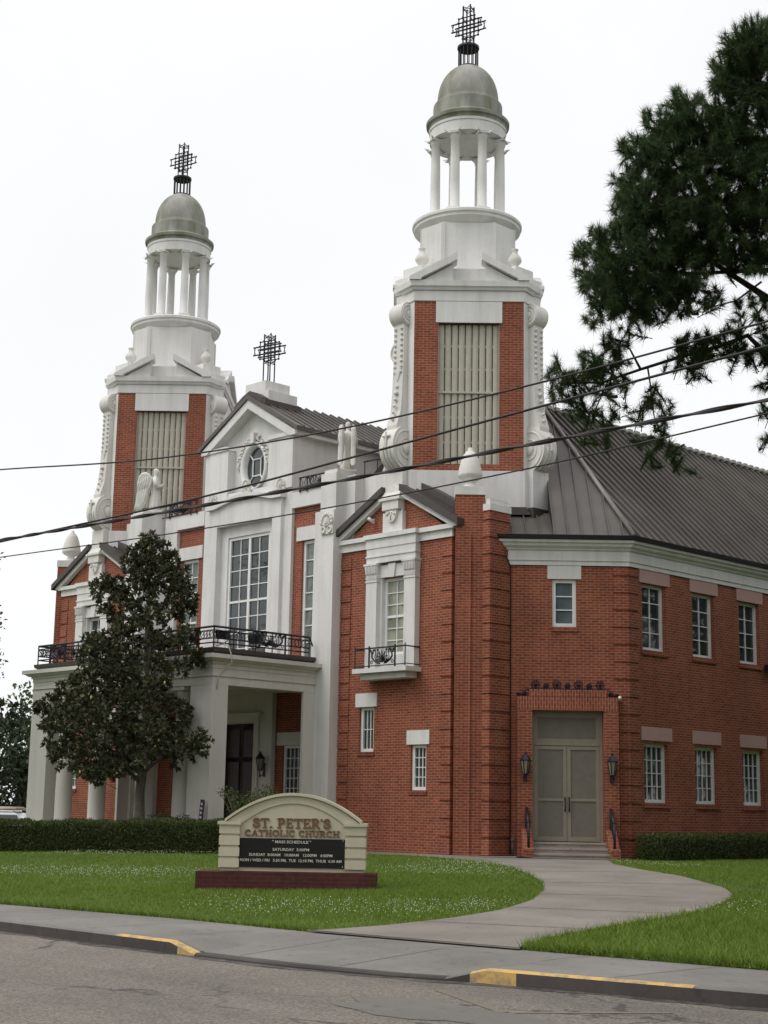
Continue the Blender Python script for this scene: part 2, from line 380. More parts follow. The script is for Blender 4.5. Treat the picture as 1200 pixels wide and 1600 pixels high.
def ground():
    g = MB(); L = 1600; g.add([(-L, -L, -.8), (L, -L, -.8), (L, L, -.8), (-L, L, -.8)], [(0, 1, 2, 3)])
    g.build('ground', 'lawn', kind='structure')
    g = MB(); xs = sorted(set(list(np.linspace(-260, 0, 30)) + list(np.linspace(0, 50, 101)) + list(np.linspace(50, 260, 20))))
    for a, b in zip(xs[:-1], xs[1:]):
        g.add([(a, -34, -.5), (b, -34, -.5), (b, itp(KERB, b), -.5), (a, itp(KERB, a), -.5)], [(0, 1, 2, 3)])
    g.build('road', 'asphalt', kind='structure')
    # kerb
    g = MB(); xs = sorted(set(list(np.linspace(-260, 10, 40)) + list(np.arange(10, 46, .25)) + [22.6, 23.85, 24.3, 27.75, 28.15, 30.3] + list(np.linspace(46, 260, 30))))
    W = .16
    for a, b in zip(xs[:-1], xs[1:]):
        ka, kb = itp(KERB, a), itp(KERB, b); za, zb = itp(KZ, a), itp(KZ, b); m = (a + b) / 2
        low = itp(KZ, m) < -.44
        yel = (22.7 < m < 24.3) or (27.95 < m < 30.3)
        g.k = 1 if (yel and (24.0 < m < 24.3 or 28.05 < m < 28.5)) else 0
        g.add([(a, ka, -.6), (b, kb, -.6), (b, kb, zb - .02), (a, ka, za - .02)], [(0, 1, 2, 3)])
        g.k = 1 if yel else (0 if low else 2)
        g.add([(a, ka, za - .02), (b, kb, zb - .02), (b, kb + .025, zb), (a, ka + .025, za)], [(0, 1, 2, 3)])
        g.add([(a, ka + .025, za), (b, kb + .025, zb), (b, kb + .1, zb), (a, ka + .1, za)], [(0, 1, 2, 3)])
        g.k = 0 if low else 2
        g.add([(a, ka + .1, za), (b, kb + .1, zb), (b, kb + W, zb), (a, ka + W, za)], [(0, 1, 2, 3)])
    g.build('kerb', ['kerb', 'yellow', 'kerbtop'], kind='structure')
    g = MB()
    for a, b in zip(xs[:-1], xs[1:]):
        if a < 5 or b > 40: continue
        wa, wb = (.10 + .05 * math.sin(q * 2.3) + .04 * math.sin(q * 5.9 + 1) + .02 * math.sin(q * 17) for q in (a, b))
        g.add([(a, itp(KERB, a) - wa, -.4965), (b, itp(KERB, b) - wb, -.4965), (b, itp(KERB, b), -.49), (a, itp(KERB, a), -.49)], [(0, 1, 2, 3)])
    g.build('gutter_dirt', 'dirt', kind='structure')
    # sidewalk, sloping down to the lowered kerb
    g = MB(); n = 8
    for a, b in zip(xs[:-1], xs[1:]):
        for i in range(n):
            q = []
            for x, s in ((a, i / n), (b, i / n), (b, (i + 1) / n), (a, (i + 1) / n)):
                y0, y1 = itp(KERB, x) + W, itp(LAWN, x); zk = itp(KZ, x) - .004
                e = min(1, s * 1.35); q.append((x, y0 + (y1 - y0) * s, zk + (-.335 - zk) * e))
            g.add(q, [(0, 1, 2, 3)])
    g.build('sidewalk', 'walk', kind='structure')
    g = MB()
    for x in np.arange(14.2, 36, 1.52):
        P = [(x + .12 * q, itp(KERB, x) + W + (itp(LAWN, x) - itp(KERB, x) - W) * q, 0) for q in np.linspace(.02, .98, 8)]; zk = itp(KZ, x) - .004
        for k in range(7):
            z0, z1 = (zk + (-.335 - zk) * min(1, q * 1.35) + .004 for q in (.02 + .96 * k / 7, .02 + .96 * (k + 1) / 7)); a, b = P[k], P[k + 1]
            g.add([(a[0] - .007, a[1], z0), (a[0] + .007, a[1], z0), (b[0] + .007, b[1], z1), (b[0] - .007, b[1], z1)], [(0, 1, 2, 3)])
    g.build('sidewalk_joints', 'joint', kind='structure')
    # lawn sheet
    g = MB(); xs = list(np.linspace(-260, -24, 20)) + list(np.arange(-22, 46, 1.)) + list(np.linspace(50, 260, 15))
    off = [0, .04, 2, 4, 5.5, 7, 8.5, 10, 11.5, 13, 15, 17.5, 20, 30, 60, 150, 300]; rows = []
    for d in off:
        rows.append([(x, itp(LAWN, x) + d, (tz(x, itp(LAWN, x) + d) + (-.2 if d == 0 else .02 if d < 1 else 0))) for x in xs])
    n = len(xs); g.add([p for r in rows for p in r], [(k * n + i, k * n + i + 1, (k + 1) * n + i + 1, (k + 1) * n + i) for k in range(len(off) - 1) for i in range(n - 1)], True)
    g.build('lawn', 'lawn', kind='structure')
    # faded paint and a lighter patch on the asphalt
    g = MB()
    def strip(p, w):
        for (x0, y0), (x1, y1) in zip(p[:-1], p[1:]):
            d = Vector((x1 - x0, y1 - y0)).normalized(); nx, ny = -d.y * w / 2, d.x * w / 2
            g.add([(x0 - nx, y0 - ny, -.496), (x1 - nx, y1 - ny, -.496), (x1 + nx, y1 + ny, -.496), (x0 + nx, y0 + ny, -.496)], [(0, 1, 2, 3)])
    strip([(28.25, -19.6), (29.75, -20.35)], .09); strip([(29.75, -20.35), (30.6, -19.15)], .09)
    g.build('road_marking', 'roadpaint', kind='structure')
    # an old lighter patch in the asphalt near the kerb
    g = MB(); c = (29.4, -20.75); P = []
    for k in range(22):
        a = 2 * math.pi * k / 22; r = 1 + .16 * math.sin(3 * a + 1) + .1 * math.sin(7 * a); P.append((c[0] + 1.25 * r * math.cos(a), c[1] + .5 * r * math.sin(a), -.4955))
    g.add(P, [tuple(range(22))]); g.build('road_patch', 'patch', kind='structure')
ground()


PL = [(24.0, -17.47), (24.11, -16.3), (23.97, -14.97), (23.55, -13.45), (22.64, -11.68), (21.44, -9.95), (20.16, -8.46), (18.69, -7.16), (16.19, -5.18), (13.64, -3.44), (11.43, -2.3), (9.49, -1.75)]
PR = [(27.1, -17.12), (26.66, -16.15), (26.43, -15.28), (26.18, -14.19), (25.97, -12.79), (25.65, -11.41), (25.04, -9.92), (24.37, -8.71), (23.51, -7.7), (22.35, -6.77), (20.72, -5.47), (18.85, -3.77), (16.15, -1.12), (13.9, 1.6)]
PATH_POLY = PL + [(5.5, -1.6), (5.5, -.02), (9.8, -.02), (10.8, .4), (10.84, 1.2), (13.16, 3.5), (13.6, 2.4)] + PR[::-1]
def resample(P, n):
    P = np.array(P, float); d = np.r_[0, np.cumsum(np.hypot(*np.diff(P, axis=0).T))]; t = np.linspace(0, d[-1], n)
    return np.c_[np.interp(t, d, P[:, 0]), np.interp(t, d, P[:, 1])]
def inside(poly, X, Y):
    r = np.zeros(len(X), bool); n = len(poly)
    for i in range(n):
        x0, y0 = poly[i]; x1, y1 = poly[(i + 1) % n]
        c = ((y0 > Y) != (y1 > Y)) & (X < (x1 - x0) * (Y - y0) / ((y1 - y0) if y1 != y0 else 1e-9) + x0)
        r ^= c
    return r
def path():
    n = 60; A, B = resample(PL, n), resample(PR, n); g = MB(); m = 10
    for i in range(n - 1):
        for j in range(m):
            q = []
            for k, s in ((i, j / m), (i, (j + 1) / m), (i + 1, (j + 1) / m), (i + 1, j / m)):
                x, y = A[k] + (B[k] - A[k]) * s; q.append((x, y, tz(x, y) + .027))
            g.add(q, [(0, 1, 2, 3)])
    # paving along the foot of the walls
    g.add([(x, y, .031) for x, y in ((5.45, -1.75), (9.6, -1.75), (10.0, .5), (5.45, .5))], [(0, 1, 2, 3)])
    g.add([(x, y, .036) for x, y in ((9.4, -1.8), (13.95, 1.75), (13.16, 3.6), (10.6, 1.3), (9.4, .5))], [(0, 1, 2, 3, 4)])
    g.build('path', 'path', kind='structure')
    # expansion joints between the slabs
    g = MB()
    for i in (5, 12, 19, 26, 33, 40, 47, 54):
        a, b = A[i], B[min(i + 1, n - 1)]; d = (b - a) / np.hypot(*(b - a)); nx, ny = -d[1] * .016, d[0] * .016
        for j in range(10):
            p, q = a + (b - a) * j / 10, a + (b - a) * (j + 1) / 10
            g.add([(p[0] - nx, p[1] - ny, tz(*p) + .032), (q[0] - nx, q[1] - ny, tz(*q) + .032), (q[0] + nx, q[1] + ny, tz(*q) + .032), (p[0] + nx, p[1] + ny, tz(*p) + .032)], [(0, 1, 2, 3)])
    a, b = np.array((23.95, -17.47)), np.array((27.12, -17.12))
    g.add([(a[0], a[1] - .012, -.318), (b[0], b[1] - .012, -.318), (b[0], b[1] + .008, -.300), (a[0], a[1] + .008, -.300)], [(0, 1, 2, 3)])
    g.build('path_joints', 'joint', kind='structure')
path()

# ------------------------------------------------------------------ church
T, TY = 7.574, 2.893
S2 = 2 ** -.5
CHF = Matrix.Translation((6.813 * S2, -6.813 * S2, 0)) @ Matrix.Rotation(R(45), 4, 'Z')      # chamfer wall: local x = t
SDF = Matrix.Translation((13.158, 0, 0)) @ Matrix.Rotation(R(90), 4, 'Z')                      # side wall: local x = y
CH = tag(empty('church'), 'large red brick and white stucco church with twin columned bell towers', 'church')

def window(Fm, x0, x1, z0, z1, cols, rows, y, fr=.07, mun=.022, glass='glass', mid=None, dbl=False, parent=CH, sill=None, dp=.03):
    """white sash in local frame Fm; glass plane at y + dp."""
    g = MB(Fm); g.box(x0, x0 + fr, y - .03, y + .05, z0, z1); g.box(x1 - fr, x1, y - .03, y + .05, z0, z1)
    g.box(x0 + fr, x1 - fr, y - .03, y + .05, z0, z0 + fr); g.box(x0 + fr, x1 - fr, y - .03, y + .05, z1 - fr, z1)
    a, b, c, d = x0 + fr, x1 - fr, z0 + fr, z1 - fr
    vx = [a + (b - a) * i / cols for i in range(1, cols)]; hz = [c + (d - c) * j / rows for j in range(1, rows)]
    for i, x in enumerate(vx):
        w = .11 if (dbl and i == cols // 2 - 1) else mun
        g.box(x - w / 2, x + w / 2, y - (.022 if w > mun else .006), y + dp, c, d)
    for j, z in enumerate(hz):
        w = .07 if mid == j + 1 else mun; e = [a] + vx + [b]
        for k in range(cols):
            h0 = (.055 if dbl and k == cols // 2 else mun / 2) if k else 0; h1 = (.055 if dbl and k == cols // 2 - 1 else mun / 2) if k < cols - 1 else 0
            g.box(e[k] + h0, e[k + 1] - h1, y - (.018 if w > mun else .003), y + dp, z - w / 2, z + w / 2)
    if sill: g.box(x0 - .03, x1 + .03, y - sill, y - .03, z0 - .07, z0 + .015)
    o = g.build('window', 'trim', parent)
    p = MB(Fm); p.add([(a, y + dp, c), (b, y + dp, c), (b, y + dp, d), (a, y + dp, d)], [(0, 1, 2, 3)]); p.build('pane', glass, o)
    return o
def ornament(g, x0, x1, z0, z1, y, r=.011):
    """wrought palmette panel between x0..x1, z0..z1 (local frame)"""
    cx, w, h = (x0 + x1) / 2, x1 - x0, z1 - z0
    for k in range(-3, 4):
        a = k * .42; L = h * (.80 - .06 * abs(k)); bx, bz = cx, z0 + h * .14
        sx = min(1., w * .26 / (h * .7))
        tip = (bx + math.sin(a) * L * sx, bz + math.cos(a) * L); nx, nz = math.cos(a) * h * .055, -math.sin(a) * h * .055
        mx, mz = bx + math.sin(a) * L * sx * .7, bz + math.cos(a) * L * .7
        g.tube([(bx, y, bz), (mx + nx, y, mz + nz), (tip[0], y, tip[1]), (mx - nx, y, mz - nz), (bx, y, bz)], r * .9, 4, smooth=False)
    for s in (-1, 1):
        for q, t in ((.20, 1.), (.29, 1.1), (.37, .9), (.44, 1.2)):
            P = []
            for i in range(11):
                u = i / 10; P.append((cx + s * w * (q * (.35 + .65 * min(1, u * 1.8)) + .045 * math.sin(u * 5.5 * t)), y, z0 + h * (.05 + .90 * u)))
            g.tube(P, r, 4, smooth=False)
            e = P[-1]; g.ball(e, r * 1.9, 6, 4)
        for zz, rr in ((.16, .10), (.82, .09)):
            g.tube([(cx + s * w * .40 + h * rr * math.cos(a), y, z0 + h * (zz + rr * math.sin(a))) for a in np.linspace(0, 2 * math.pi, 9)[:-1]], r * .9, 4, True, smooth=False)

def quoins(g, Fm, x0, x1, z0, z1, proud=.03, blk=.40, gap=.075, y=0):
    g.at(Fm); z = z0
    while z < z1 - .05:
        g.box(x0, x1, y - proud, y + .02, z, min(z + blk, z1)); z += blk + gap
    g.at()

# --- nave: brick walls, cornice, roof
def nave():
    lowz, upz = (1.5, 3.1), (5.66, 7.52)
    ys = [(4.02 + 2.4 * k) for k in range(12)]
    for sgn, mm in SIDES:
        g = MB(mm)
        H = []
        for y in ys: H += [(y + .12, y + 1.22, *lowz), (y + .12, y + 1.22, *upz)]
        g.at(SDF); g.wall(3.523, 40, -.1, 7.95, H, .2)
        tC0, tC1 = 8.52, 11.795
        g.at(CHF); g.wall(tC0, tC1, -.1, 7.95, [(9.13, 11.05, .42, 3.9), (9.70, 10.36, 6.2, 7.52)], .2); g.at()
        for y in ys:                                   # brick sills
            g.at(SDF)
            for z in (lowz[0], upz[0]): g.box(y + .06, y + 1.28, -.045, .2, z - .14, z - .002)
        g.at(CHF); g.box(9.66, 10.40, -.03, .2, 6.07, 6.198); g.at()
        wall = g.build('brick_wall', 'brick', CH)
        q = MB(mm); quoins(q, CHF, 11.37, 11.795 + .03 * .4142, .05, 7.85); quoins(q, SDF, 3.523 - .0, 3.95, .05, 7.85)
        q.build('quoins', 'brick', wall)
        for y in ys:
            for z in (3.18, 7.53):
                li = MB(mm); li.at(SDF); li.box(y, y + 1.4, -.03, .15, z, z + .37); li.build('lintel', 'pink', wall, label='pinkish painted lintel')
        lw = MB(mm); lw.at(CHF); lw.box(9.57, 10.50, -.035, .15, 7.522, 7.90); lw.build('lintel', 'white', wall)
        for i, y in enumerate(ys):
            if sgn < 0 and i > 2: continue
            window(mm @ SDF, y + .12, y + 1.22, *lowz, 4, 4, .15, .09, .022, 'glass', parent=CH, sill=.0)
            window(mm @ SDF, y + .12, y + 1.22, *upz, 2, 4, .15, .09, .025, 'glass', parent=CH)
        window(mm @ CHF, 9.70, 10.36, 6.2, 7.52, 1, 3, .08, .1, .03, 'glass_blue')
        # cornice profile swept round the corner
        prof = [(.05, 7.9), (.05, 8.02), (.08, 8.03), (.08, 8.3), (.12, 8.32), (.14, 8.36), (.22, 8.42), (.25, 8.50), (.30, 8.51), (.31, 8.58), (0, 8.585)]
        c = MB(mm)
        P = [[(10.84, 10.84 - (6.813 + o) / S2, z) for o, z in prof], [(13.158 + o, 13.158 + o - (6.813 + o) / S2, z) for o, z in prof], [(13.158 + o, 40, z) for o, z in prof]]
        n = len(prof)
        c.add([p for r in P for p in r], [(k * n + i, (k + 1) * n + i, (k + 1) * n + i + 1, k * n + i + 1) for k in range(2) for i in range(n - 1)])
        c.build('cornice', 'white', CH)
        prof = [(.02, 8.588), (.33, 8.588), (.40, 8.62), (.42, 8.70), (.34, 8.70), (.02, 8.66)]
        c = MB(mm); P = [[(10.84, 10.84 - (6.813 + o) / S2, z) for o, z in prof], [(13.158 + o, 13.158 + o - (6.813 + o) / S2, z) for o, z in prof], [(13.158 + o, 40, z) for o, z in prof]]
        n = len(prof); c.add([p for r in P for p in r], [(k * n + i, (k + 1) * n + i, (k + 1) * n + (i + 1) % n, k * n + (i + 1) % n) for k in range(2) for i in range(n)])
        c.build('gutter', 'gutter', CH)
    # roof
    g = MB()
    e = 13.46; cy = e - 7.11 / S2; rx, ry, ez, rz = 8.46, 5.48, 8.66, 13.62
    for sgn, mm in SIDES:
        g = MB(mm)
        lx, ly = 10.2, 10.2 - 7.11 / S2
        V = [(e, cy, ez), (e, 40, ez), (rx, 40, rz), (rx, ry, rz), (lx, ly, ez), (5.0, .55, ez), (0, .55, ez), (0, ry, rz), (0, 40, rz)]
        g.add(V, [(0, 1, 2, 3), (3, 2, 8, 7)])
        K = 4.96 / 5.0
        g.at(CHF); zt = lambda n: ez + (7.11 - n) * K
        g.add([(9.74, -.297, ez), (11.925, -.297, ez), (9.857, 4.703, rz), (9.74, 2.6, zt(4.213))], [(0, 1, 2, 3)])
        g.add([(8.2, -.297, ez), (9.74, -.297, ez), (9.74, 1.3, 9.62), (8.2, 1.3, 9.62)], [(0, 1, 2, 3)])
        g.add([(9.74, -.297, ez), (9.74, 1.3, 9.62), (9.74, 2.6, 9.62), (9.74, 2.6, zt(4.213))], [(0, 1, 2, 3), (3, 2, 1, 0)])
        g.at()
        # steep front slope behind the towers
        g.add([(7.5, .9, 8.9), (0, .9, 8.9), (0, ry, rz), (rx, ry, rz)], [(1, 0, 3, 2)])
        y = 3.75
        while y < 40:                                  # standing seams, side slope
            d = min(5, max(.1, (y - cy) / .4142))
            a, b = Vector((e, y, ez)), Vector((e - d, y, ez + d * (rz - ez) / 5)); nrm = Vector((1, 0, 1)).normalized() * .072
            w = .02
            g.add([(a.x, y - w, a.z), (b.x, y - w, b.z), (b.x, y + w, b.z), (a.x, y + w, a.z)] + [tuple(Vector(p) + nrm) for p in ((a.x, y - w, a.z), (b.x, y - w, b.z), (b.x, y + w, b.z), (a.x, y + w, a.z))],
                  [(0, 1, 5, 4), (1, 2, 6, 5), (2, 3, 7, 6), (3, 0, 4, 7), (4, 5, 6, 7)])
            y += .38
        g.at(CHF)
        tc = 11.925
        for t in np.arange(8.22, 11.9, .38):
            d = min(5, (tc - t) / .4142) if t > 9.86 else 2.5
            w = .014; y0, y1 = -.297, -.297 + d; z0, z1 = ez, ez + d * (rz - ez) / 5; h = .045
            if t < 9.7: y1, z1 = 1.3, 9.62
            g.add([(t - w, y0, z0), (t + w, y0, z0), (t + w, y1, z1), (t - w, y1, z1), (t - w, y0 - h, z0 + h), (t + w, y0 - h, z0 + h), (t + w, y1 - h, z1 + h), (t - w, y1 - h, z1 + h)],
                  [(0, 3, 7, 4), (1, 5, 6, 2), (4, 7, 6, 5), (0, 4, 5, 1)])
        g.at()
        ro = g.build('roof', 'roof', CH)
        fl = MB(mm); fl.at(Matrix.Translation((T, TY, 0)) @ Matrix.Rotation(R(45), 4, 'Z'))
        for o2, z0, z1 in ((.0, 9.5, 9.74), (.05, 9.5, 9.66), (.09, 9.5, 9.58)): fl.box(-.2, 1.68 + o2, -2.46 - o2, -2.3, z0, z1)
        fl.at(Matrix.Translation((T, TY, 0)) @ Matrix.Rotation(R(90), 4, 'Z'))
        for o2, z0, z1 in ((.0, 9.3, 9.74), (.05, 9.3, 9.66), (.09, 9.3, 9.58)): fl.box(-.42 - o2, .42 + o2, -3.06 - o2, -2.3, z0, z1)
        fl.build('base_flashing', 'fascia', ro)
        h = MB(mm); h.tube([(e + .02, cy - .01, ez + .05), (rx, ry, rz + .06)], .075, 6); h.build('hip_cap', 'hip', ro)
        h = MB(mm); h.tube([(rx, ry, rz + .04), (rx, 40, rz + .04)], .085, 6)
        for y in np.arange(5.6, 40, .38): h.box(rx - .1, rx + .13, y, y + .2, rz + .02, rz + .13)
        h.build('ridge_cap', 'ridge', ro)
    # rear wall
    g = MB(); g.at(FR(0, 40, 0, 180)); g.wall(-13.158, 13.158, -.1, 8.6); g.wall(-8.46, 8.46, 8.6, 13.6)
    g.build('rear_wall', 'brick', CH)
nave()

# --- side door in the diagonal wall
def conduit():
    g = MB(); g.tube([(10.85, .98, 8.45), (10.87, 1.0, 8.2), (10.90, 1.19, 7.85), (10.885, 1.215, 7.6), (10.885, 1.215, .1)], .016, 6); g.build('conduit', 'gutter', CH)
conduit()
def door():
    for sgn, mm in SIDES:
        g = MB(mm); g.at(CHF)
        for a, b in ((8.72, 9.13), (11.05, 11.45)): g.box(a, b, -.3, .02, -.1, 3.9)
        su = g.build('door_surround', 'brick', CH)
        g = MB(mm); g.at(CHF)
        g.box(8.72, 11.45, -.305, .02, 3.902, 4.27); g.box(9.05, 11.14, -.31, .02, 4.272, 4.46)
        g.build('door_head', 'soldier', su)
        # cresting of wrought iron
        g = MB(mm); g.at(CHF)
        def rosette(x, z, s, y=-.2):
            for k in range(10):
                a = 2 * math.pi * k / 10; g.tube([(x, y, z), (x + math.cos(a) * s, y + .02, z + math.sin(a) * s)], .013, 4, smooth=False)
            g.tube([(x + math.cos(a) * s * .8, y, z + math.sin(a) * s * .8) for a in np.linspace(0, 2 * math.pi, 11)[:-1]], .014, 5, True)
            g.ball((x, y - .01, z), s * .32, 8, 4, sy=.5)
        for i, x in enumerate(np.linspace(9.22, 10.97, 7)):
            big = i in (0, 2, 4, 6); rosette(x, 4.46 + (.14 if big else .10), .135 if big else .085); g.tube([(x, -.2, 4.44), (x, -.2, 4.6)], .016, 5)
        g.bar((9.05, -.2, 4.475), (11.14, -.2, 4.475), .03)
        for s, xc in ((-1, 9.05), (1, 11.14)):
            P = [(xc + s * u * .34, -.2, 4.44 - .15 * u + .05 * math.sin(u * 9)) for u in np.linspace(0, 1, 9)]; g.tube(P, .02, 5)
            rosette(xc + s * .13, 4.34, .075); rosette(xc + s * .27, 4.31, .055)
        g.build('iron_cresting', 'iron', su)
        # frame, transom light and two leaves
        fr = MB(mm); fr.at(CHF); y0 = .1
        fr.box(9.13, 9.20, y0 - .03, y0 + .1, .42, 3.9); fr.box(10.98, 11.05, y0 - .03, y0 + .1, .42, 3.9); fr.box(9.20, 10.98, y0 - .03, y0 + .1, 3.83, 3.9)
        fr.box(9.20, 10.98, y0 - .04, y0 + .1, 2.98, 3.06)
        D = fr.build('door', 'door', CH)
        tr = MB(mm); tr.at(CHF); a, b, c, d = 9.2, 10.98, 3.06, 3.83
        for q in ((a, b, c, c + .1), (a, b, d - .1, d), (a, a + .1, c + .1, d - .1), (b - .1, b, c + .1, d - .1)): tr.box(q[0], q[1], y0 - .02, y0 + .05, q[2], q[3])
        tr.k = 1; tr.box(a + .1, b - .1, y0 + .01, y0 + .05, c + .1, d - .1); tr.build('transom_panel', ['door', 'doorpanel'], D)
        for a, b, h in ((9.205, 10.085, 1), (10.095, 10.975, -1)):
            le = MB(mm); le.at(CHF); z0, z1, zm = .44, 2.97, 1.5
            for q in ((a, a + .1, z0, z1), (b - .1, b, z0, z1), (a + .1, b - .1, z0, z0 + .12), (a + .1, b - .1, z1 - .1, z1), (a + .1, b - .1, zm, zm + .07)): le.box(q[0], q[1], y0 - .02, y0 + .05, q[2], q[3])
            le.k = 1; le.box(a + .1, b - .1, y0 + .008, y0 + .05, z0 + .12, zm); le.box(a + .1, b - .1, y0 + .008, y0 + .05, zm + .07, z1 - .1)
            le.k = 0
            le.build('door_leaf', ['door', 'doorpanel'], D)
            ha = MB(mm); ha.at(CHF); hx = b - .05 if h > 0 else a + .05
            ha.tube([(hx, y0 - .02, 1.25), (hx, y0 - .09, 1.25), (hx, y0 - .09, 1.58), (hx, y0 - .02, 1.58)], .018, 6); ha.box(hx - .02, hx + .02, y0 - .028, y0 - .019, 1.22, 1.28); ha.box(hx - .02, hx + .02, y0 - .028, y0 - .019, 1.55, 1.61)
            ha.build('handle', 'iron', D)
        # steps with low brick cheek walls
        st = MB(mm); st.at(CHF)
        for k in range(3): st.box(9.1, 11.08, -.42 - .3 * (2 - k), -.42 - .3 * (2 - k) + (.3 if k < 2 else .9), -.05, .14 * (k + 1)); 
        for k in range(3): st.box(9.1, 11.08, -.455 - .3 * (2 - k), -.42 - .3 * (2 - k) - .001, .14 * (k + 1) - .045, .14 * (k + 1) + .003)
        sp = st.build('entrance_steps', 'step', CH)
        for x0, x1 in ((8.83, 9.098), (11.082, 11.35)):
            ck = MB(mm); ck.at(CHF)
            ck.extr_x([(-.3, -.05), (-.3, .78), (-.42, .72), (-.95, .30), (-1.2, .25), (-1.2, -.05)], x0, x1)
            ck.build('cheek_wall', 'brick', sp)
        for x in (8.97, 11.21):
            hr = MB(mm); hr.at(CHF)
            hr.tube([(x, -.33, 1.3), (x, -1.02, .92)], .04, 6); hr.tube([(x, -.33, 1.3), (x, -.33, .7)], .034, 6); hr.tube([(x, -1.02, .92), (x, -1.02, .24)], .034, 6)
            hr.bar((x, -.33, .86), (x, -1.02, .42), .025)
            for k in range(1, 7):
                u = k / 7; hr.bar((x, -.33 - .69 * u, 1.3 - .38 * u), (x, -.33 - .69 * u, .86 - .44 * u), .03)
            hr.build('handrail', 'iron', CH)
door()

